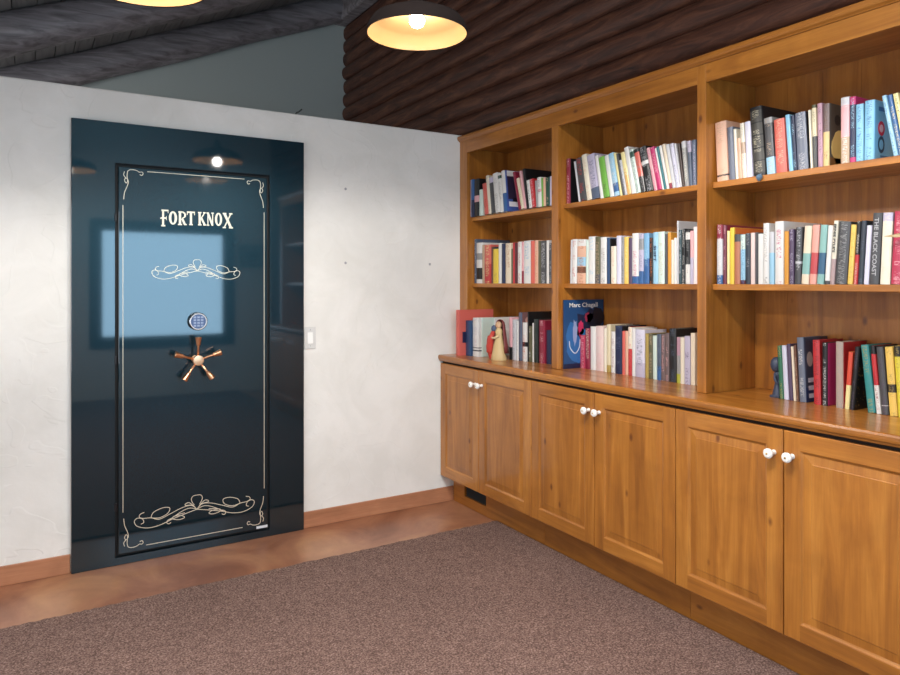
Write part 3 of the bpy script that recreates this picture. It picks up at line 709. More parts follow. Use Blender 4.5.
BOOKS={
'A1':[
[2.505,3.852,0.0,0.0057,0.2455,0.162,[175,168,189],[],None,None,None,"thin lilac-grey book left of blue book, left bay top shelf"],
[2.505,3.8454,0.0,0.0356,0.2461,0.1624,[49,90,141],[[0,0.45,[27,37,68]]],None,None,None,"navy and blue book between lilac-grey and black books, left bay top shelf"],
[2.505,3.8059,0.0,0.0551,0.2431,0.1605,[21,21,24],[[0.38,0.55,[211,160,165]]],None,None,None,"black book with a pale pink patch between blue and mint books, left bay top shelf"],
[2.505,3.7482,0.0,0.0391,0.1678,0.12,[193,209,200],[],None,None,None,"short pale mint book between black and coral books, left bay top shelf"],
[2.505,3.6859,0.132,0.0434,0.202,0.1322,[200,95,84],[],[177,43,48],None,None,"coral red book leaning left between mint and ivory books, left bay top shelf"],
[2.505,3.6408,0.1346,0.0295,0.2482,0.1623,[215,207,189],[],[174,149,125],None,None,"ivory book leaning left between coral and dark books, left bay top shelf"],
[2.505,3.6096,0.1259,0.0421,0.2302,0.1507,[67,67,70],[[0.85,1,[175,168,189]]],None,None,None,"dark book with a pale top between ivory and white books, left bay top shelf"],
[2.505,3.5657,0.128,0.0509,0.2512,0.1644,[210,208,205],[],[140,140,140],None,None,"thick white book with grey lettering between dark and white books, left bay top shelf"],
[2.505,3.5135,0.128,0.0348,0.2458,0.1609,[210,208,205],[[0.86,0.94,[35,71,56]]],[140,140,140],None,None,"white book with a green top mark between white and white-blue books, left bay top shelf"],
[2.505,3.4775,0.1073,0.0343,0.2563,0.1682,[210,208,205],[[0,0.45,[49,90,141]]],None,"photo1",None,"white and blue book with a dark cover picture, left bay top shelf"],
[2.505,3.3264,0.2556,0.0235,0.2372,0.1515,[130,32,55],[],None,None,None,"thin crimson book leaning left between white-blue and cream books, left bay top shelf"],
[2.505,3.2999,0.2623,0.026,0.1935,0.1233,[214,199,176],[],[106,164,65],None,None,"cream book leaning left between crimson and pink books, left bay top shelf"],
[2.505,3.2708,0.2188,0.0194,0.2336,0.1505,[211,160,165],[],None,None,None,"thin tall pink book leaning left between cream and tall black books, left bay top shelf"],
[2.505,3.2497,0.1655,0.0222,0.2399,0.29,[21,21,24],[],None,[21,21,24],None,"tall wide black book between pink and white books, left bay top shelf"],
[2.505,3.2249,0.1606,0.0276,0.1666,0.12,[210,208,205],[],[35,71,56],None,None,"short white book beside a red one right of tall black book, left bay top shelf"],
[2.505,3.1961,0.1566,0.0339,0.1688,0.12,[177,43,48],[],[211,160,165],None,None,"bright red book with pale edge between white and grey books, left bay top shelf"],
[2.505,3.1596,0.0834,0.018,0.1552,0.12,[140,140,140],[],None,None,None,"thin grey book between red and white books, left bay top shelf"],
[2.505,3.1407,0.0648,0.0326,0.1697,0.12,[210,208,205],[[0.5,0.6,[211,160,165]]],[80,91,111],None,None,"white book with pink and blue marks between grey and green books, left bay top shelf"],
[2.505,3.1071,0.0498,0.0134,0.1632,0.12,[106,164,65],[],None,None,None,"very thin green book between white and peach books, left bay top shelf"],
[2.505,3.0925,0.0331,0.0193,0.1625,0.12,[208,165,141],[],None,None,None,"thin peach book between green and dark green books, left bay top shelf"],
[2.505,3.072,0.0222,0.0331,0.1596,0.12,[35,71,56],[],[174,149,125],None,None,"dark green book between peach and lilac books, left bay top shelf"],
[2.505,3.0377,0.0,0.0171,0.1634,0.12,[175,168,189],[],None,None,None,"thin lilac book against the divider right of dark green book, left bay top shelf"]],
'A2':[
[2.535,3.852,0.0,0.0242,0.2922,0.273,[80,91,111],[],[186,186,190],None,None,"tall mottled slate-blue book left of white book, left bay middle shelf"],
[2.535,3.8263,0.0,0.0658,0.2666,0.176,[210,208,205],[[0.1,0.38,[21,21,24]],[0.58,0.74,[140,140,140]],[0.0,0.1,[210,208,205]]],None,None,None,"white book with small black blocks between mottled slate-blue and tan books, left bay middle shelf"],
[2.535,3.759,0.0,0.0264,0.2503,0.1652,[174,149,125],[],None,None,None,"thin tan book between white and coral books, left bay middle shelf"],
[2.535,3.7312,0.0,0.0736,0.2491,0.1644,[200,95,84],[[0,0.5,[177,43,48]]],[219,206,147],None,None,"coral and crimson patterned book between tan and brown books, left bay middle shelf"],
[2.535,3.6551,0.0,0.0176,0.2328,0.1537,[100,63,46],[],None,None,None,"thin dark brown book between coral and yellow books, left bay middle shelf"],
[2.535,3.635,0.0,0.0569,0.2319,0.1531,[215,185,63],[[0.94,1,[21,21,24]]],[161,139,74],None,None,"bright yellow book between brown and white books, left bay middle shelf"],
[2.535,3.5757,0.0,0.0321,0.2527,0.1668,[210,208,205],[],None,None,None,"slim plain white book between yellow and slate books, left bay middle shelf"],
[2.535,3.5422,0.0,0.0391,0.2486,0.1641,[80,91,111],[[0,1,[27,37,68]]],None,None,None,"dark slate book between white and cream books, left bay middle shelf"],
[2.535,3.5007,0.0,0.0581,0.2485,0.164,[214,199,176],[],[167,106,80],None,None,"cream book with grey-pink lettering between slate and olive books, left bay middle shelf"],
[2.535,3.4413,0.0,0.0151,0.2113,0.1395,[85,83,59],[],None,None,None,"short thin olive book between cream and red books, left bay middle shelf"],
[2.535,3.4249,0.0,0.0191,0.2492,0.1645,[177,43,48],[],None,None,None,"thin bright red book between olive and maroon books, left bay middle shelf"],
[2.535,3.4045,0.0,0.0269,0.2464,0.1626,[80,25,35],[],None,None,None,"dark maroon book between red and white books, left bay middle shelf"],
[2.535,3.3753,0.0,0.0375,0.251,0.1657,[210,208,205],[],[177,43,48],None,None,"white book with red lettering between maroon and pink books, left bay middle shelf"],
[2.535,3.3365,0.0,0.0203,0.2491,0.1644,[211,160,165],[[0,0.3,[130,32,55]]],[177,43,48],None,None,"thin pink book with red speckles between white and thick white books, left bay middle shelf"],
[2.535,3.3149,0.0,0.0644,0.254,0.1677,[210,208,205],[],[116,161,194],None,None,"thick white book with pale blue marks between pink and orange-red books, left bay middle shelf"],
[2.535,3.2492,0.0,0.0356,0.2507,0.1655,[200,95,84],[],[199,105,48],None,None,"orange-red book between thick white and peach books, left bay middle shelf"],
[2.535,3.2115,0.0,0.0323,0.2517,0.1661,[208,165,141],[],[199,105,48],None,None,"peach and cream book between orange-red and olive-grey books, left bay middle shelf"],
[2.535,3.178,0.0,0.0199,0.2471,0.1631,[85,83,59],[],None,None,None,"thin olive-grey book between peach and charcoal books, left bay middle shelf"],
[2.535,3.1559,0.0,0.0513,0.246,0.1624,[67,67,70],[],[186,186,190],None,None,"charcoal book with pale lettering between olive-grey and white books, left bay middle shelf"],
[2.535,3.1034,0.0,0.0202,0.2462,0.1625,[210,208,205],[],None,None,None,"thin white book beside charcoal books between charcoal and dark grey books, left bay middle shelf"],
[2.535,3.082,0.0,0.0253,0.2309,0.1524,[67,67,70],[],[186,186,190],None,None,"dark grey book against the divider right of white book, left bay middle shelf"]],
'A3':[
[2.39,3.8507,0.0,0.039,0.2953,0.27,[200,95,84],[],None,"orangepanel",None,"large orange-red book with dark cover panel left of blue book, left bay worktop"],
[2.44,3.8108,0.0,0.0576,0.2275,0.1502,[49,90,141],[[0,1,[31,61,98]]],None,None,None,"plain dark blue book between orange-red and white books, left bay worktop"],
[2.4568,3.7523,0.0,0.0668,0.2472,0.1631,[210,208,205],[[0.14,0.17,[37,37,54]],[0.22,0.24,[37,37,54]]],[175,168,189],None,None,"white book with two small dark bars between blue and grey-green books, left bay worktop"],
[2.48,3.6845,0.0,0.0057,0.2465,0.1627,[193,209,200],[],None,None,None,"thin pale grey-green book between white and large white books, left bay worktop"],
[2.575,3.6779,0.0,0.0057,0.2499,0.233,[210,208,205],[],None,None,None,"large white book behind the robed figurine between grey-green and pink books, left bay worktop"],
[2.54,3.4699,0.0,0.0266,0.2596,0.1713,[211,160,165],[[0,0.3,[21,21,24]]],None,None,None,"dusky pink book between large white and light grey books, left bay worktop"],
[2.5445,3.4424,0.0,0.0319,0.2476,0.1634,[186,186,190],[],[80,91,111],None,None,"light grey book with blue speckles between pink and white books, left bay worktop"],
[2.5497,3.4096,0.0,0.0184,0.2396,0.1582,[210,208,205],[],[80,91,111],None,None,"thin white book with dark marks between light grey and slate books, left bay worktop"],
[2.5538,3.3903,0.0,0.0298,0.2923,0.1929,[80,91,111],[],[80,25,35],"rose",None,"tall slate book with a rose-brown cover between white and white books, left bay worktop"],
[2.5595,3.3596,0.0,0.039,0.2328,0.1536,[210,208,205],[[0.38,0.5,[21,21,24]]],[200,95,84],None,None,"white book with a black dot between slate and tall black books, left bay worktop"],
[2.5665,3.3198,0.0,0.0075,0.2988,0.2,[21,21,24],[],None,None,None,"tall thin black book between white and olive books, left bay worktop"],
[2.5691,3.3114,0.0,0.0277,0.214,0.1412,[85,83,59],[],[186,186,190],None,None,"short grey-olive book between tall black and white books, left bay worktop"],
[2.5741,3.2827,0.0,0.01,0.2332,0.1539,[210,208,205],[],None,None,None,"very thin white book between olive and dark green books, left bay worktop"],
[2.5766,3.2718,0.0,0.0385,0.2576,0.17,[35,71,56],[[0,1,[29,40,37]]],[67,67,70],None,None,"very dark green book between white and crimson books, left bay worktop"],
[2.5842,3.2323,0.0,0.0546,0.2532,0.1671,[130,32,55],[],[211,160,165],None,None,"crimson book with pale specks between dark green and navy books, left bay worktop"],
[2.5943,3.1768,0.0,0.0414,0.1966,0.1298,[27,37,68],[],None,None,None,"short navy book right of crimson book, left bay worktop"]],
'B1':[
[2.535,2.932,0.0,0.0312,0.2473,0.1632,[130,32,55],[],[211,160,165],[21,21,24],None,"crimson book standing upright left of light grey book, middle bay top shelf"],
[2.535,2.832,0.1778,0.0137,0.2263,0.147,[186,186,190],[],None,None,None,"thin light grey book leaning left between crimson and charcoal books, middle bay top shelf"],
[2.535,2.8162,0.1683,0.0466,0.2373,0.1544,[67,67,70],[],[177,43,48],None,None,"charcoal book with red title between light grey and ivory books, middle bay top shelf"],
[2.535,2.7656,0.1786,0.0372,0.2498,0.1623,[215,207,189],[],[208,165,141],None,None,"ivory book leaning left between charcoal and lilac-grey books, middle bay top shelf"],
[2.535,2.726,0.1823,0.0569,0.2409,0.1564,[175,168,189],[[0,0.25,[80,91,111]]],[80,91,111],None,None,"lilac-grey book with blue foot between ivory and white books, middle bay top shelf"],
[2.535,2.6649,0.1808,0.0213,0.2308,0.1499,[210,208,205],[],None,None,None,"thin white book between lilac-grey and green books, middle bay top shelf"],
[2.535,2.6408,0.188,0.0427,0.2168,0.1406,[106,164,65],[],[85,83,59],None,None,"bright green book between white and white books, middle bay top shelf"],
[2.535,2.5949,0.1949,0.0281,0.2195,0.1422,[210,208,205],[],[193,209,200],None,None,"white book beside the bright green one right of green book, middle bay top shelf"],
[2.535,2.5646,0.1985,0.035,0.226,0.1462,[144,185,208],[[0.1,0.3,[49,90,141]]],[210,208,205],None,None,"pale blue book between white and pale yellow books, middle bay top shelf"],
[2.535,2.5258,0.2078,0.0151,0.2253,0.1455,[219,206,147],[],None,None,None,"thin pale yellow book between pale blue and charcoal books, middle bay top shelf"],
[2.535,2.5087,0.2112,0.013,0.2201,0.142,[67,67,70],[],None,None,None,"thin charcoal book between pale yellow and light grey books, middle bay top shelf"],
[2.535,2.4938,0.2152,0.0161,0.1829,0.12,[186,186,190],[],[80,91,111],None,None,"short light grey book between charcoal and yellow-orange books, middle bay top shelf"],
[2.535,2.4756,0.2192,0.0257,0.2195,0.1414,[219,206,147],[[0,0.45,[213,174,111]]],[199,105,48],None,None,"yellow and orange patterned book between light grey and tall white books, middle bay top shelf"],
[2.535,2.4477,0.2185,0.0279,0.2407,0.1551,[210,208,205],[],[193,209,200],None,None,"tall white book with curved top between yellow-orange and mint books, middle bay top shelf"],
[2.535,2.4175,0.2215,0.0287,0.2235,0.1439,[193,209,200],[[0.82,0.95,[35,71,56]]],[80,91,111],None,None,"pale mint book with dark top between tall white and black-coral books, middle bay top shelf"],
[2.535,2.3866,0.2245,0.0307,0.2209,0.1421,[21,21,24],[[0.36,0.92,[200,95,84]]],[140,140,140],None,None,"black book with coral-red block between mint and black books, middle bay top shelf"],
[2.535,2.3536,0.2228,0.0446,0.2221,0.143,[21,21,24],[[0.6,0.68,[210,208,205]]],[186,186,190],None,None,"thick black book with white band between black-coral and pale pink books, middle bay top shelf"],
[2.535,2.3051,0.2313,0.0199,0.2146,0.1379,[211,160,165],[],[179,44,101],None,None,"pale pink book between black and magenta books, middle bay top shelf"],
[2.535,2.2831,0.2341,0.0267,0.2135,0.1371,[179,44,101],[],[211,160,165],None,None,"magenta book with white specks between pale pink and white books, middle bay top shelf"],
[2.535,2.2548,0.2341,0.0096,0.2061,0.1323,[210,208,205],[],None,None,None,"thin white book beside the magenta one between magenta and teal books, middle bay top shelf"],
[2.535,2.244,0.2328,0.013,0.2114,0.1358,[48,127,127],[[0,1,[22,101,108]]],None,None,None,"thin dark teal book between white and white books, middle bay top shelf"],
[2.535,2.2292,0.2261,0.0146,0.2132,0.1372,[210,208,205],[],None,None,None,"thin white book beside the teal one between teal and cream books, middle bay top shelf"],
[2.535,2.2128,0.2042,0.0157,0.2159,0.1395,[214,199,176],[[0,0.12,[130,32,55]]],None,None,None,"cream book with dark red foot between white and light grey books, middle bay top shelf"],
[2.535,2.1953,0.2021,0.02,0.2101,0.1359,[186,186,190],[],[210,208,205],None,None,"light grey book between cream and lavender books, middle bay top shelf"],
[2.535,2.1734,0.1832,0.0199,0.2096,0.1361,[199,197,214],[],[80,91,111],None,None,"lavender-white book with grey marks between light grey and light grey books, middle bay top shelf"],
[2.535,2.1523,0.1709,0.0108,0.205,0.1333,[186,186,190],[],None,None,None,"thin light grey book beside dark brown right of lavender book, middle bay top shelf"],
[2.535,2.1405,0.14,0.0135,0.2032,0.1328,[100,63,46],[[0,1,[52,34,28]]],None,None,None,"thin dark brown book between light grey and grey-tan books, middle bay top shelf"],
[2.535,2.1254,0.1002,0.0229,0.2075,0.1362,[174,149,125],[[0.85,1,[186,186,190]],[0,0.85,[140,140,140]]],[215,207,189],None,None,"grey-tan book with white top between dark brown and slate books, middle bay top shelf"],
[2.535,2.1015,0.0598,0.0182,0.2034,0.134,[80,91,111],[[0.75,1,[175,168,189]]],[67,67,70],None,None,"dark slate book with lilac top between grey-tan and slate-blue books, middle bay top shelf"],
[2.535,2.0818,0.0269,0.0203,0.2031,0.134,[80,91,111],[],[175,168,189],None,None,"slate-blue book against the tall divider right of slate book, middle bay top shelf"]],
'B2':[
[2.535,2.8891,-0.0275,0.0136,0.2385,0.1573,[186,186,190],[],None,None,None,"thin grey-white book left of white book, middle bay middle shelf"],
[2.535,2.8504,-0.0266,0.0376,0.2405,0.1587,[210,208,205],[],[177,43,48],None,None,"white book with red marks between grey-white and tan books, middle bay middle shelf"],
[2.535,2.778,-0.0135,0.0673,0.2356,0.1555,[208,165,141],[[0.24,0.38,[100,63,46]],[0.4,0.6,[144,185,208]],[0.85,1,[210,208,205]]],[167,106,80],None,None,"cream-tan book with a small picture between white and mint books, middle bay middle shelf"],
[2.535,2.7579,-0.0128,0.019,0.2296,0.1515,[193,209,200],[],None,None,None,"thin pale mint book between tan and thick white books, middle bay middle shelf"],
[2.535,2.7079,-0.0128,0.0491,0.2471,0.1631,[210,208,205],[],[144,185,208],None,None,"thick plain white book between mint and olive books, middle bay middle shelf"],
[2.535,2.6678,-0.0091,0.0383,0.2443,0.1612,[85,83,59],[[0,0.2,[67,67,70]]],[174,149,125],None,None,"dark olive book between thick white and white-black books, middle bay middle shelf"],
[2.535,2.6213,-0.0024,0.044,0.2394,0.158,[210,208,205],[],[67,67,70],None,None,"white book with black pattern between olive and navy books, middle bay middle shelf"],
[2.535,2.6199,0.0,0.0211,0.2343,0.1547,[27,37,68],[[0,1,[31,61,98]]],None,None,None,"navy book between white-black and black books, middle bay middle shelf"],
[2.535,2.5977,0.0,0.0061,0.228,0.1505,[21,21,24],[],None,None,None,"very thin black book between navy and ivory books, middle bay middle shelf"],
[2.535,2.5899,0.0,0.0362,0.1895,0.1251,[215,207,189],[],[208,165,141],None,None,"short ivory book between black and lavender books, middle bay middle shelf"],
[2.535,2.5513,0.0,0.0328,0.2407,0.1589,[199,197,214],[],None,None,None,"lavender-white book between ivory and grey books, middle bay middle shelf"],
[2.535,2.5176,0.0,0.0174,0.2338,0.1543,[140,140,140],[],[21,21,24],None,None,"thin grey book with black dots between lavender and yellow books, middle bay middle shelf"],
[2.535,2.4985,0.0,0.0286,0.2327,0.1536,[215,185,63],[[0,1,[217,182,91]]],[219,206,147],None,None,"golden yellow book between grey and purple-grey books, middle bay middle shelf"],
[2.535,2.4683,0.0,0.0216,0.2261,0.1492,[79,62,87],[],None,None,None,"dark purple-grey book between yellow and white-magenta books, middle bay middle shelf"],
[2.535,2.4451,0.0,0.0415,0.247,0.163,[210,208,205],[[0,0.15,[49,90,141]]],[179,44,101],None,None,"white book with magenta title and blue foot right of purple-grey book, middle bay middle shelf"],
[2.535,2.402,0.0,0.0304,0.242,0.1597,[175,168,189],[[0,0.25,[49,90,141]],[0.68,0.9,[140,140,140]]],[80,91,111],None,None,"blue-lilac book between white-magenta and sky blue books, middle bay middle shelf"],
[2.535,2.37,0.0,0.0337,0.2425,0.16,[116,161,194],[[0,0.5,[49,90,141]],[0.5,0.85,[116,161,194]]],[144,185,208],None,None,"bright sky blue book between blue-lilac and black books, middle bay middle shelf"],
[2.535,2.3341,0.0,0.0214,0.2189,0.1445,[21,21,24],[],[199,105,48],None,None,"black book with orange specks between sky blue and pale blue books, middle bay middle shelf"],
[2.535,2.3112,0.0,0.0296,0.2437,0.1609,[144,185,208],[],None,None,["SHIFT",[27,37,68],0.44,0.74],"pale blue book titled SHIFT between black and pale green books, middle bay middle shelf"],
[2.535,2.2807,0.0,0.0381,0.2442,0.1612,[193,209,200],[],[174,149,125],None,None,"pale stone-green book between pale blue and charcoal books, middle bay middle shelf"],
[2.535,2.2405,0.0,0.0151,0.2324,0.1534,[67,67,70],[],None,None,None,"thin charcoal book between pale green and amber books, middle bay middle shelf"],
[2.535,2.2239,0.0,0.019,0.2384,0.1573,[203,141,51],[],None,None,None,"amber orange book between charcoal and ivory books, middle bay middle shelf"],
[2.535,2.2035,0.0,0.0148,0.2026,0.1337,[215,207,189],[],None,None,None,"short ivory book between amber and white books, middle bay middle shelf"],
[2.535,2.1872,0.0,0.0152,0.2109,0.1392,[210,208,205],[],None,None,None,"white book between ivory and tall grey books, middle bay middle shelf"],
[2.535,2.1706,0.0,0.01,0.2877,0.22,[186,186,190],[],None,None,None,"tall thin light grey book between white and teal-grey books, middle bay middle shelf"],
[2.535,2.1597,0.0,0.0161,0.2459,0.1623,[80,91,111],[[0,1,[49,70,76]]],[186,186,190],None,None,"dark teal-grey book between tall grey and black books, middle bay middle shelf"],
[2.535,2.1422,0.0,0.0182,0.2493,0.1645,[21,21,24],[],[210,208,205],None,None,"black book with white title between teal-grey and black-white books, middle bay middle shelf"],
[2.535,2.1221,0.0,0.024,0.2435,0.1607,[21,21,24],[[0,0.36,[210,208,205]],[0.82,0.95,[210,208,205]]],[140,140,140],None,None,"book with black top and white foot right of black book, middle bay middle shelf"],
[2.535,2.0961,0.0,0.0161,0.2373,0.1566,[211,160,165],[[0,0.5,[175,168,189]]],None,None,None,"dusky pink and lilac book between black-white and pale pink books, middle bay middle shelf"],
[2.535,2.078,0.0,0.0197,0.254,0.1677,[211,160,165],[[0,1,[225,207,206]]],None,None,None,"pale pink book against the tall divider right of dusky pink book, middle bay middle shelf"]],
'B3':[
[2.51,2.932,0.0,0.0057,0.3788,0.298,[27,37,68],[],None,"chagall",None,"large blue picture book with white script title left of crimson-pink book, middle bay worktop"],
[2.63,2.9254,0.0,0.0398,0.1822,0.1203,[130,32,55],[[0,1,[166,46,74]]],[211,160,165],None,None,"crimson-pink book between large blue picture and dark crimson books, middle bay worktop"],
[2.63,2.8837,0.0,0.0379,0.222,0.1465,[130,32,55],[],[214,199,176],None,None,"taller dark crimson book with pale specks between crimson-pink and white books, middle bay worktop"],
[2.63,2.8423,0.0,0.0403,0.2348,0.1549,[210,208,205],[],None,None,None,"white book with dark edge between dark crimson and pinkish-cream books, middle bay worktop"],
[2.63,2.8001,0.0,0.0577,0.2398,0.1583,[214,199,176],[[0,1,[214,192,187]]],[211,160,165],None,None,"thick pinkish-cream book between white and ivory books, middle bay worktop"],
[2.63,2.7405,0.0,0.0207,0.2323,0.1533,[215,207,189],[],None,None,None,"thin ivory book between pinkish-cream and cream-gold books, middle bay worktop"],
[2.63,2.7181,0.0,0.0278,0.2522,0.1664,[215,207,189],[[0,0.15,[161,139,74]],[0.15,1,[205,193,162]]],None,None,None,"tall cream book with gold foot between ivory and white-red books, middle bay worktop"],
[2.63,2.6855,0.0,0.0281,0.217,0.1432,[210,208,205],[],[130,32,55],None,None,"white book with dark red lettering between cream-gold and dark navy books, middle bay worktop"],
[2.63,2.6556,0.0,0.0477,0.2502,0.178,[27,37,68],[],[80,91,111],[21,21,24],None,"dark navy patterned book with black side between white-red and orange-red books, middle bay worktop"],
[2.63,2.6062,0.0,0.0201,0.2244,0.1481,[200,95,84],[],None,None,None,"thin orange-red book between dark navy and cream-orange books, middle bay worktop"],
[2.63,2.5844,0.0,0.0192,0.2257,0.149,[214,199,176],[[0,1,[208,165,141]]],None,None,None,"thin cream and orange book between orange-red and red-white books, middle bay worktop"],
[2.63,2.5635,0.0,0.0245,0.2475,0.1633,[177,43,48],[[0.55,1,[215,207,189]]],[200,95,84],None,None,"red book with a white upper half between cream-orange and white books, middle bay worktop"],
[2.63,2.5374,0.0,0.0208,0.2438,0.1609,[210,208,205],[],[199,197,214],None,None,"slim white book between red-white and lavender-blue books, middle bay worktop"],
[2.63,2.5149,0.0,0.0624,0.2385,0.1574,[199,197,214],[[0,0.3,[175,168,189]]],[80,91,111],None,None,"thick lavender-blue book between white and olive-gold books, middle bay worktop"],
[2.63,2.4496,0.0,0.0219,0.2214,0.1461,[161,139,74],[],None,None,None,"olive-gold book between lavender-blue and dark olive books, middle bay worktop"],
[2.63,2.4262,0.0,0.0248,0.2204,0.1455,[85,83,59],[],[174,149,125],None,None,"dark olive-grey book between olive-gold and mint books, middle bay worktop"],
[2.63,2.3991,0.0062,0.0245,0.2142,0.1414,[193,209,200],[],None,None,None,"pale mint book leaning slightly between dark olive and steel blue books, middle bay worktop"],
[2.63,2.3731,0.0,0.0242,0.2238,0.1477,[80,91,111],[[0,0.3,[49,90,141]]],[21,21,24],None,None,"steel blue book between mint and brown-grey books, middle bay worktop"],
[2.63,2.3474,0.0,0.0238,0.2254,0.1488,[67,67,70],[[0,1,[103,86,86]]],[211,160,165],None,None,"brown-grey book with pinkish marks between steel blue and brown-grey books, middle bay worktop"],
[2.63,2.3226,0.0,0.0242,0.2318,0.153,[67,67,70],[[0,1,[103,86,86]]],[211,160,165],None,None,"matching brown-grey book beside the black one between brown-grey and thick black books, middle bay worktop"],
[2.63,2.2969,0.0,0.0406,0.255,0.178,[21,21,24],[],[80,91,111],[21,21,24],None,"thick black book with grey-green spine title between brown-grey and grey-pink books, middle bay worktop"],
[2.63,2.2531,0.0,0.0204,0.2172,0.1434,[140,140,140],[[0,0.2,[162,162,59]],[0.6,1,[170,132,147]]],None,None,None,"grey-pink book with yellow-green foot between thick black and white books, middle bay worktop"],
[2.63,2.2313,0.0,0.0219,0.2163,0.1428,[215,207,189],[],None,None,None,"slim white book between grey-pink and lilac between grey-pink and lilac-grey books, middle bay worktop"],
[2.63,2.2074,0.0,0.0325,0.225,0.1485,[175,168,189],[],[79,62,87],None,None,"lilac-grey book between white and cream books, middle bay worktop"],
[2.63,2.1718,0.0,0.024,0.2413,0.1593,[214,199,176],[],None,None,None,"cream book against the tall divider right of lilac-grey book, middle bay worktop"]],
'C1':[
[2.535,1.9526,0.0478,0.0555,0.2553,0.1683,[208,165,141],[[0.08,0.11,[54,38,38]]],[174,149,125],None,None,"thick peach book left of slate-grey book, right bay top shelf"],
[2.535,1.8924,0.0547,0.0288,0.2245,0.148,[80,91,111],[[0,1,[98,104,119]]],None,None,None,"slate-grey book between peach and ivory books, right bay top shelf"],
[2.535,1.8623,0.0564,0.0136,0.2127,0.1402,[215,207,189],[],None,None,None,"thin ivory book between slate-grey and tan books, right bay top shelf"],
[2.535,1.8474,0.0585,0.0172,0.17,0.12,[174,149,125],[[0,1,[200,161,135]]],None,None,None,"short tan book between ivory and ivory books, right bay top shelf"],
[2.535,1.829,0.0605,0.0189,0.2299,0.1515,[215,207,189],[[0.45,0.65,[174,149,125]]],[140,140,140],None,None,"ivory book with a grey emblem between tan and lavender books, right bay top shelf"],
[2.535,1.8088,0.0505,0.0265,0.2313,0.1525,[199,197,214],[],[210,208,205],None,None,"lavender-white book between ivory and ornate black books, right bay top shelf"],
[2.535,1.7765,0.0716,0.0531,0.2828,0.25,[21,21,24],"ornate",None,[21,21,24],None,"thick black book with ornate silver-gold spine right of lavender book, right bay top shelf"],
[2.535,1.7177,0.066,0.0358,0.2284,0.1504,[67,67,70],[[0,0.3,[144,185,208]],[0.9,1,[140,140,140]]],[174,149,125],None,None,"dark patterned book with pale blue foot right of ornate black book, right bay top shelf"],
[2.535,1.6768,0.0566,0.045,0.2135,0.1407,[200,95,84],[],[208,165,141],None,None,"thick coral pink book between dark patterned and light blue books, right bay top shelf"],
[2.535,1.6231,0.0767,0.0174,0.2238,0.1472,[144,185,208],[[0,1,[124,177,205]]],None,None,None,"light blue book beside a navy one between coral and navy books, right bay top shelf"],
[2.535,1.6045,0.0609,0.0148,0.2169,0.1429,[27,37,68],[[0,1,[26,37,65]]],[144,185,208],None,None,"thin navy book with small lettering right of light blue book, right bay top shelf"],
[2.535,1.5874,0.0573,0.0425,0.221,0.1456,[80,91,111],[[0,1,[98,104,119]]],[186,186,190],[21,21,24],None,"thick slate book with silver lettering between navy and ivory books, right bay top shelf"],
[2.535,1.537,0.0442,0.0095,0.2232,0.1472,[215,207,189],[],None,None,None,"thin ivory book beside olive-grey between thick slate and olive-grey books, right bay top shelf"],
[2.535,1.5266,0.0262,0.0166,0.2391,0.1577,[85,83,59],[[0.5,0.95,[205,193,162]],[0,0.5,[67,67,70]]],[85,83,59],None,None,"olive-grey book with pale upper half between ivory and pink-purple books, right bay top shelf"],
[2.535,1.5074,0.0145,0.0185,0.2398,0.1583,[211,160,165],[[0,1,[170,132,147]]],[79,62,87],None,None,"dusky pink-purple book between olive-grey and hay-coloured books, right bay top shelf"],
[2.535,1.4878,0.0,0.0231,0.2333,0.154,[174,149,125],[[0,0.55,[198,171,119]],[0.55,1,[103,86,86]]],[100,63,46],"hay",None,"tan book with a hay-coloured cover picture between pink-purple and pink-white books, right bay top shelf"],
[2.535,1.4219,0.0,0.0307,0.241,0.159,[211,160,165],[[0,0.4,[174,149,125]],[0.88,1,[186,186,190]]],[210,208,205],None,None,"pink and white book with tan foot between hay-coloured and navy-magenta books, right bay top shelf"],
[2.535,1.3901,0.0,0.0213,0.2368,0.1563,[27,37,68],[[0,0.08,[179,44,101]],[0.88,1,[179,44,101]]],[144,185,208],None,None,"navy book with magenta ends between pink-white and light blue books, right bay top shelf"],
[2.535,1.3678,0.0,0.0262,0.2048,0.1352,[116,161,194],[[0,1,[124,177,205]]],[49,90,141],None,None,"light blue book with small lettering between navy-magenta and sky blue books, right bay top shelf"],
[2.535,1.3069,-0.0131,0.0321,0.2105,0.1389,[116,161,194],[[0,1,[124,177,205]]],[49,90,141],"yes",None,"light blue book with red circle on cover, right bay top shelf"],
[2.535,1.2408,0.1797,0.0148,0.2188,0.1421,[144,185,208],[],[49,90,141],None,None,"pale teal-blue book leaning left between sky blue and blue-yellow books, right bay top shelf"],
[2.535,1.2242,0.1779,0.0159,0.2165,0.1406,[49,90,141],[],[219,206,147],None,None,"blue book with yellow stripes leaning left right of teal-blue book, right bay top shelf"],
[2.535,1.2068,0.1735,0.0172,0.2173,0.1413,[219,206,147],[],[35,71,56],None,None,"pale yellow book with dark marks at frame edge, right bay top shelf"]],
'C2':[
[2.535,1.9551,0.0,0.0284,0.2543,0.1678,[186,186,190],[[0.76,1,[130,32,55]],[0,0.15,[49,90,141]]],[210,208,205],None,None,"book with red top and blue foot left of maroon-purple book, right bay middle shelf"],
[2.535,1.9235,0.0,0.0156,0.25,0.25,[80,25,35],[[0,1,[106,49,65]]],[211,160,165],[130,32,55],None,"maroon-purple book between red-white-blue and pale yellow books, right bay middle shelf"],
[2.535,1.9046,0.0,0.0134,0.2253,0.1487,[219,206,147],[],None,None,None,"thin pale yellow book between maroon-purple and yellow books, right bay middle shelf"],
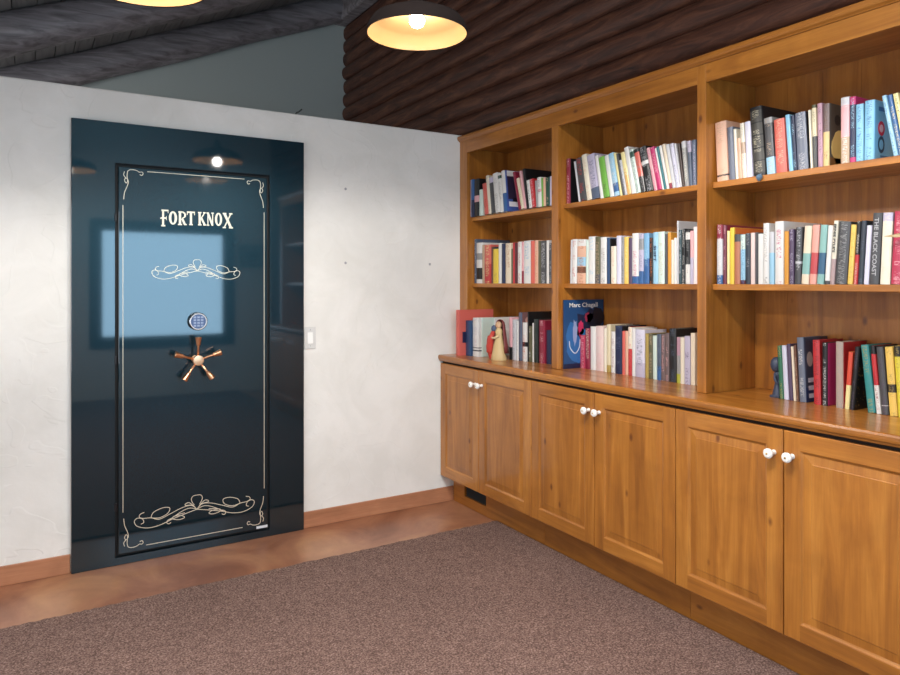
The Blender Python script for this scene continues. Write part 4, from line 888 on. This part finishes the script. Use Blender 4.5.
[2.535,1.8899,0.0,0.0201,0.2379,0.26,[215,185,63],[],None,[199,105,48],None,"yellow book with orange cover between pale yellow and terracotta books, right bay middle shelf"],
[2.535,1.8685,0.0,0.0275,0.2084,0.1375,[167,106,80],[[0.85,1,[67,67,70]]],None,None,None,"terracotta book with dark top between yellow and green-blue books, right bay middle shelf"],
[2.535,1.8394,0.0,0.0218,0.2067,0.1364,[144,185,208],[[0.7,1,[193,209,200]],[0,0.08,[80,25,35]]],[49,90,141],None,None,"pale green and blue book between terracotta and dark slate books, right bay middle shelf"],
[2.535,1.8158,0.0,0.0225,0.2094,0.1382,[80,91,111],[[0,1,[45,52,63]]],[140,140,140],None,None,"dark slate book between green-blue and pale pink books, right bay middle shelf"],
[2.535,1.7917,0.0,0.0194,0.21,0.1386,[211,160,165],[[0,1,[214,192,187]]],None,None,None,"pale pink book between dark slate and charcoal books, right bay middle shelf"],
[2.535,1.771,0.0,0.0124,0.2108,0.1391,[67,67,70],[],None,None,None,"thin charcoal book between pale pink and white books, right bay middle shelf"],
[2.535,1.7574,0.0,0.0221,0.2039,0.1346,[210,208,205],[],None,None,None,"slim white book between charcoal and tall white books, right bay middle shelf"],
[2.535,1.7341,0.0,0.0244,0.2449,0.1616,[210,208,205],[],[140,140,140],None,None,"tall white book with grey lettering between white and blue-grey books, right bay middle shelf"],
[2.535,1.7081,0.0,0.0219,0.209,0.1379,[186,186,190],[[0,0.6,[144,185,208]]],None,None,None,"pale blue-grey book between tall white and white-magenta books, right bay middle shelf"],
[2.535,1.6828,0.0,0.0364,0.2479,0.26,[210,208,205],[],[179,44,101],None,None,"tall white book with magenta lettering between blue-grey and amber books, right bay middle shelf"],
[2.535,1.6436,0.0,0.0185,0.207,0.1366,[203,141,51],[],None,None,None,"amber orange book between white-magenta and purple-grey books, right bay middle shelf"],
[2.535,1.6239,0.0,0.0212,0.2136,0.141,[79,62,87],[],[175,168,189],None,None,"purple-grey book with pale lettering between amber and charcoal books, right bay middle shelf"],
[2.535,1.5756,-0.0298,0.0249,0.2195,0.1448,[67,67,70],[[0.36,0.4,[186,186,190]]],[186,186,190],None,None,"charcoal book with a white figure between purple-grey and cream-green books, right bay middle shelf"],
[2.535,1.5441,-0.0652,0.0296,0.2217,0.146,[214,199,176],[[0.17,0.53,[128,169,164]]],None,None,None,"cream book with wide green band between charcoal and salmon-red books, right bay middle shelf"],
[2.535,1.5147,-0.0668,0.027,0.2237,0.1473,[200,95,84],[[0.17,0.53,[181,71,75]],[0.53,1,[217,151,138]],[0,0.17,[217,151,138]]],None,None,None,"salmon book with wide red band between cream-green and teal-navy books, right bay middle shelf"],
[2.535,1.4863,-0.0713,0.0261,0.2216,0.1459,[48,127,127],[[0.17,0.53,[51,90,119]],[0.53,1,[128,169,164]],[0,0.17,[128,169,164]]],None,None,None,"pale teal book with navy band between salmon-red and white books, right bay middle shelf"],
[2.535,1.464,-0.0644,0.0185,0.2173,0.1431,[210,208,205],[[0,0.06,[67,67,70]]],None,None,None,"white book with dark foot between teal-navy and ivory titled books, right bay middle shelf"],
[2.535,1.4458,-0.0686,0.0172,0.234,0.1541,[215,207,189],[[0,0.4,[163,140,140]]],None,None,["ERNIE PYLE'S",[67,67,70],0.5,0.95],"ivory book with bold dark spine title right of white book, right bay middle shelf"],
[2.535,1.4012,-0.0714,0.0426,0.2271,0.1495,[67,67,70],[],[140,140,140],None,None,"thick dark grey book with pale lettering right of ivory titled book, right bay middle shelf"],
[2.535,1.3798,-0.0666,0.0189,0.2148,0.1415,[215,185,63],[[0,1,[217,182,91]]],[161,139,74],None,None,"golden yellow book between thick grey and black-red books, right bay middle shelf"],
[2.535,1.3629,-0.0595,0.0145,0.2258,0.1488,[177,43,48],[[0.47,1,[21,21,24]]],[215,207,189],None,None,"book with black top and red foot between yellow and navy books, right bay middle shelf"],
[2.535,1.3434,-0.0575,0.0181,0.2264,0.1492,[27,37,68],[[0,1,[45,52,63]]],[80,91,111],None,None,"dark navy book between black-red and lavender books, right bay middle shelf"],
[2.535,1.3239,-0.0579,0.0175,0.208,0.137,[199,197,214],[],None,None,None,"lavender-white book between navy and dark titled books, right bay middle shelf"],
[2.535,1.2902,-0.0543,0.0316,0.2497,0.1646,[67,67,70],[],None,None,["THE BLACK COAST",[164,164,167],0.12,0.93],"dark grey book titled THE BLACK COAST between lavender and ivory books, right bay middle shelf"],
[2.535,1.2534,-0.0441,0.0325,0.2475,0.1632,[215,207,189],[[0.88,1,[175,168,189]]],[214,199,176],None,None,"thick ivory book with lilac-grey top between dark titled and crimson-pink books, right bay middle shelf"],
[2.535,1.2109,-0.0518,0.0395,0.2489,0.164,[130,32,55],[[0,1,[166,46,74]]],[211,160,165],None,None,"thick crimson-pink book at the frame edge right of ivory book, right bay middle shelf"]],
'C3':[
[2.63,1.7254,0.0512,0.0186,0.2167,0.1429,[35,71,56],[[0,1,[42,100,75]]],[161,139,74],None,None,"green book beside the dark bookend left of lavender book, right bay worktop"],
[2.63,1.7056,0.0525,0.0205,0.2189,0.1443,[199,197,214],[],None,None,None,"lavender-white book between green and purple-grey books, right bay worktop"],
[2.63,1.6839,0.0537,0.0168,0.2266,0.1494,[79,62,87],[],None,None,None,"purple-grey book between lavender and cream books, right bay worktop"],
[2.63,1.6655,0.0568,0.0116,0.218,0.1436,[214,199,176],[],None,None,None,"thin cream book between purple-grey and brown books, right bay worktop"],
[2.63,1.6523,0.0598,0.0106,0.2252,0.1484,[100,63,46],[],[174,149,125],None,None,"thin brown book between cream and slate portrait books, right bay worktop"],
[2.63,1.6389,0.051,0.0275,0.2562,0.1689,[80,91,111],[[0,1,[98,104,119]]],[210,208,205],"portrait",None,"slate book with white title and portrait cover right of brown book, right bay worktop"],
[2.63,1.58,0.0242,0.0281,0.2507,0.1654,[177,43,48],[],[80,25,35],None,None,"tall bright red book between slate portrait and black-magenta books, right bay worktop"],
[2.63,1.5475,0.0,0.0206,0.2436,0.1607,[21,21,24],[],[210,208,205],[179,44,101],None,"black book with white title and magenta cover right of bright red book, right bay worktop"],
[2.63,1.4942,0.0,0.0274,0.2512,0.1658,[174,149,125],[[0,1,[162,144,134]]],[140,140,140],[177,43,48],None,"grey-tan book with red cover between black-magenta and orange-cream books, right bay worktop"],
[2.63,1.4448,-0.0691,0.0168,0.216,0.1422,[199,105,48],[[0,0.42,[219,206,147]],[0.42,1,[198,72,52]]],None,None,None,"short orange book with cream foot leaning right between grey-tan and black books, right bay worktop"],
[2.63,1.4268,-0.087,0.0162,0.2371,0.1559,[21,21,24],[],[79,62,87],"speck",None,"black book leaning right between orange-cream and teal books, right bay worktop"],
[2.63,1.3763,0.1031,0.0273,0.2466,0.1619,[48,127,127],[],[161,139,74],None,None,"thick teal book leaning left between black and red-white books, right bay worktop"],
[2.63,1.3462,0.09,0.0165,0.2452,0.1612,[177,43,48],[[0,0.42,[210,208,205]],[0.88,1,[21,21,24]]],[130,32,55],None,None,"red and white book with black top between teal and dark grey books, right bay worktop"],
[2.63,1.3275,0.081,0.0241,0.243,0.1599,[67,67,70],[[0.13,0.14,[186,186,190]]],[79,62,87],None,None,"dark grey book with purple lettering between red-white and golden books, right bay worktop"],
[2.63,1.3007,0.0691,0.0263,0.2452,0.1614,[215,185,63],[[0.34,0.46,[46,37,29]],[0,0.34,[217,182,91]],[0.46,1,[217,182,91]]],[161,139,74],None,None,"golden yellow book with a black figure between dark grey and yellow-green books, right bay worktop"],
[2.63,1.2721,0.0621,0.0219,0.251,0.1654,[215,185,63],[[0,0.85,[203,188,57]],[0.85,1,[21,21,24]]],[161,139,74],None,None,"yellow-green book with dark top at frame edge right of golden book, right bay worktop"]],
}

GR = {'A': 'left', 'B': 'middle', 'C': 'right'}; GS = {'1': 'top shelf', '2': 'middle shelf', '3': 'worktop'}
ALLB = {}
for key, rows in BOOKS.items():
    grp = 'books on the %s of the %s bay' % (GS[key[1]], GR[key[0]])
    ALLB[key] = [make_book(r[0], r[1], ZS[key[1]], r[2], r[3], r[4], r[5], *r[6:11], r[11], grp) for r in rows]
# the bay past the right edge of the frame (it shows in the vault door's reflection)
def dup(o, loc, rot, label, group):
    c = o.copy(); COL.objects.link(c); c.location = loc; c.rotation_euler = rot; c['label'] = label; c['group'] = group
    for ch in o.children: d = ch.copy(); COL.objects.link(d); d.parent = c
    return c
for key, src, y in (('1', 'A2', .93), ('2', 'B2', .93), ('3', 'A2', .90)):
    i = 0
    for o in ALLB[src][1:19]:
        wdt = -min(v.co.y for v in o.data.vertices)+max(v.co.y for v in o.data.vertices)
        if y-wdt < .12: break
        d_ = o['label'].split(' between ')[0].split(' right of ')[0].split(' left of ')[0].split(',')[0]
    dup(o, (2.54, y-max(v.co.y for v in o.data.vertices), ZS[key]+.0003), (0,0,0), ' '.join(d_.split()[:7])+', in the bay past the frame, '+GS[key], 'books in the bay past the right edge, '+GS[key]); y -= wdt+.001

# ---------------------------------------------------------------- ornaments between the books
fg = tag(empty('robed_figurine', (2.475, 3.485, .972)), 'small painted robed figurine with cream gown standing before white books', 'figurine')
f = MB(); prof = [(.034,0),(.035,.004),(.031,.03),(.024,.07),(.017,.105),(.0145,.125),(.017,.138),(.013,.150),(.006,.157)]
f.lathe(prof, 24); shade_auto(f.build('gown', flat((196, 170, 122), .5), fg))
f = MB(); f.lathe([(.004,.150),(.010,.156),(.0135,.166),(.0125,.178),(.006,.186),(.001,.187)], 18, (0,.002,0)); shade_auto(f.build('head', flat((198, 160, 124), .5), fg))
hood = [[( .006+ (r_+.003)*math.cos(a_), -.002+(r_+.003)*math.sin(a_), z_) for a_ in [(-.55*PI)+i*1.35*PI/12 for i in range(13)]] for r_, z_ in ((.034,.035),(.030,.07),(.025,.11),(.021,.14),(.019,.165),(.016,.182),(.009,.193),(.001,.197))]
o = MB().grid(hood).build('hooded_cloak', flat((112, 44, 42), .5), fg); sm_ = o.modifiers.new('s', 'SOLIDIFY'); sm_.thickness = .003; shade_auto(o, 1.2)
f = MB(); f.tube(cr([(-.012,.020,.140),(-.018,.030,.110),(-.016,.040,.07),(-.010,.044,.03),(-.004,.040,.004)]), [.010]*6+[.017]*6+[.018]*6+[.013]*7, 12); shade_auto(f.build('kneeling_companion', flat((186, 62, 50), .5), fg), 1.2)
f = MB(); f.lathe([(.002,.134),(.010,.140),(.013,.150),(.010,.162),(.003,.168)], 16, (-.012,.020,0)); shade_auto(f.build('companion_head', flat((70, 84, 110), .5), fg))
f = MB(); f.tube(cr([(-.012,-.012,.118),(-.024,.000,.108),(-.024,.014,.106)]), .006, 10); shade_auto(f.build('arm', flat((206, 182, 140), .5), fg), 1.2)

fg.scale = (1.3, 1.6, 1.26)

be = tag(empty('figure_bookend', (2.66, 1.752, .972)), 'dark slate helmeted figure bookend left of the green book', 'bookend')
dk = mat('dark_slate_resin', (56, 64, 84), .45); M['resin'] = dk
f = MB(); f.box(-.035, .035, -.03, .03, 0, .012); f.build('plinth', dk, be, bevel=.003)
f = MB(); f.lathe([(.030,.012),(.026,.03),(.019,.06),(.016,.08),(.021,.10),(.024,.115),(.016,.125),(.010,.13)], 20); shade_auto(f.build('body', dk, be))
f = MB(); f.lathe([(.008,.122),(.022,.128),(.032,.142),(.036,.160),(.032,.180),(.020,.194),(.002,.199)], 22, (0,.006,0)); shade_auto(f.build('helmet', dk, be))
f = MB(); f.tube(cr([(-.018,.006,.112),(-.034,-.004,.090),(-.026,-.016,.070)]), .007, 10); f.tube(cr([(.0,-.020,.112),(-.02,-.028,.092),(-.024,-.018,.072)]), .007, 10); shade_auto(f.build('arm', dk, be), 1.2)

be.scale = (.72, .72, .84)

bm_ = tag(empty('bookmark_tassel', (2.517, 1.736, 1.879)), 'blue-grey metal bookmark hanging over shelf edge below the ornate book', 'bookmark')
f = MB(); f.tube(cr([(.012,.002,.006),(.0,.001,.004),(-.004,.0,-.006)]), .0015, 8); f.build('cord', flat((150, 170, 186), .4), bm_)
f = MB(); f.lathe([(.001,.004),(.010,.0),(.014,-.008),(.010,-.016),(.004,-.022),(.001,-.024)], 10, (-.005,0,0)); f.build('charm', mat('blue_grey_metal', (120, 150, 176), .35, .6), bm_)
lo = tag(empty('letter_opener', (2.522, 1.185, 1.612)), 'tan wooden blade poking out in front of the crimson-pink book', 'letter opener')
f = MB(); f.add([(-.035,.062,-.008),(-.03,.045,-.004),(.01,-.04,.014),(.022,-.045,.010),(.02,-.042,-.004),(-.022,.03,-.012)], [(0,1,2,3,4,5)])
o = f.build('blade', flat((186, 160, 120), .5), lo); sm_ = o.modifiers.new('s', 'SOLIDIFY'); sm_.thickness = .006

# ---------------------------------------------------------------- pendant lamps
def pendant(x, y, label, z=2.386):
    rt = tag(empty('pendant_lamp', (x, y, z)), label, 'pendant lamp', 'pendant lamps above the carpet')
    R0 = .190
    inn = [(R0-.003, 0), (R0-.006, .018), (R0-.015, .036), (R0-.027, .050), (R0-.034, .054), (.10, .076), (.045, .090), (.030, .094)]
    rows = [[(r_*math.cos(2*PI*i/48), r_*math.sin(2*PI*i/48), z_) for i in range(48)] for r_, z_ in inn]
    shade_auto(MB().grid(rows, 0, True).build('shade_lining', M['shade_in'], rt), .5)
    out = [(R0-.003, 0), (R0, -.002), (R0+.001, .004), (R0-.003, .022), (R0-.012, .040), (R0-.024, .056), (.10, .086), (.046, .100), (.030, .108), (.024, .15), (.008, .16), (.004, .165)]
    rows = [[(r_*math.cos(2*PI*i/48), r_*math.sin(2*PI*i/48), z_) for i in range(48)] for r_, z_ in out]
    shade_auto(MB().grid(rows, 0, True).build('lamp_shade', M['shade_out'], rt), .5)
    MB().lathe([(.017,.096),(.017,.086),(.013,.082)], 20).build('socket', M['switch'], rt)
    bl = MB().lathe([(.011,.084),(.015,.076),(.024,.066),(.029,.052),(.028,.041),(.021,.030),(.012,.025),(.001,.0235)], 24).build('bulb', M['bulb'], rt, smooth=True)
    bl.visible_shadow = True
    zt = zc(x)+.25-z
    MB().tube([(0,0,.160), (0,0,zt-.02)], .0032, 8).build('cord', M['black'], rt)
    MB().lathe([(.006,zt-.05),(.05,zt-.045),(.055,zt-.01),(.055,zt+.02)], 24).build('ceiling_rose', M['shade_out'], rt)
    l = bpy.data.lights.new('bulb_light', 'SPOT'); l.energy = BULB_W*4; l.color = (1, .95, .89); l.shadow_soft_size = .035; l.spot_size = math.radians(165); l.spot_blend = .25
    lo_ = bpy.data.objects.new('bulb_light', l); COL.objects.link(lo_); lo_.parent = rt; lo_.location = (0, 0, -.006)
pendant(1.257, 2.302, 'round pendant lamp with amber inside and lit bulb, below the dark logs')
pendant(.256, 2.046, 'round pendant lamp cut off by the top edge of the photo', 2.27)
pendant(1.400, 1.250, 'round pendant lamp near the bookcase, seen only reflected in the vault door')

# ---------------------------------------------------------------- picture on the wall behind the camera (seen in the vault door)
pf = tag(empty('framed_picture', (2.60, RY, 1.81)), 'dark framed landscape picture on the wall behind, seen reflected in vault door', 'picture')
f = MB(); 
for q in ((-.17,.17,.12,.145),(-.17,.17,-.145,-.12)): f.box(q[0], q[1], .001, .022, q[2], q[3])
for q in ((-.17,-.145,-.12,.12),(.145,.17,-.12,.12)): f.box(q[0], q[1], .001, .022, q[2], q[3])
f.build('picture_frame', M['black'], pf); MB().box(-.146, .146, .001, .008, -.121, .121).build('mount', flat((150, 156, 160)), pf); MB().box(-.09, .09, .008, .010, -.06, .06).build('print', flat((90, 96, 100)), pf)
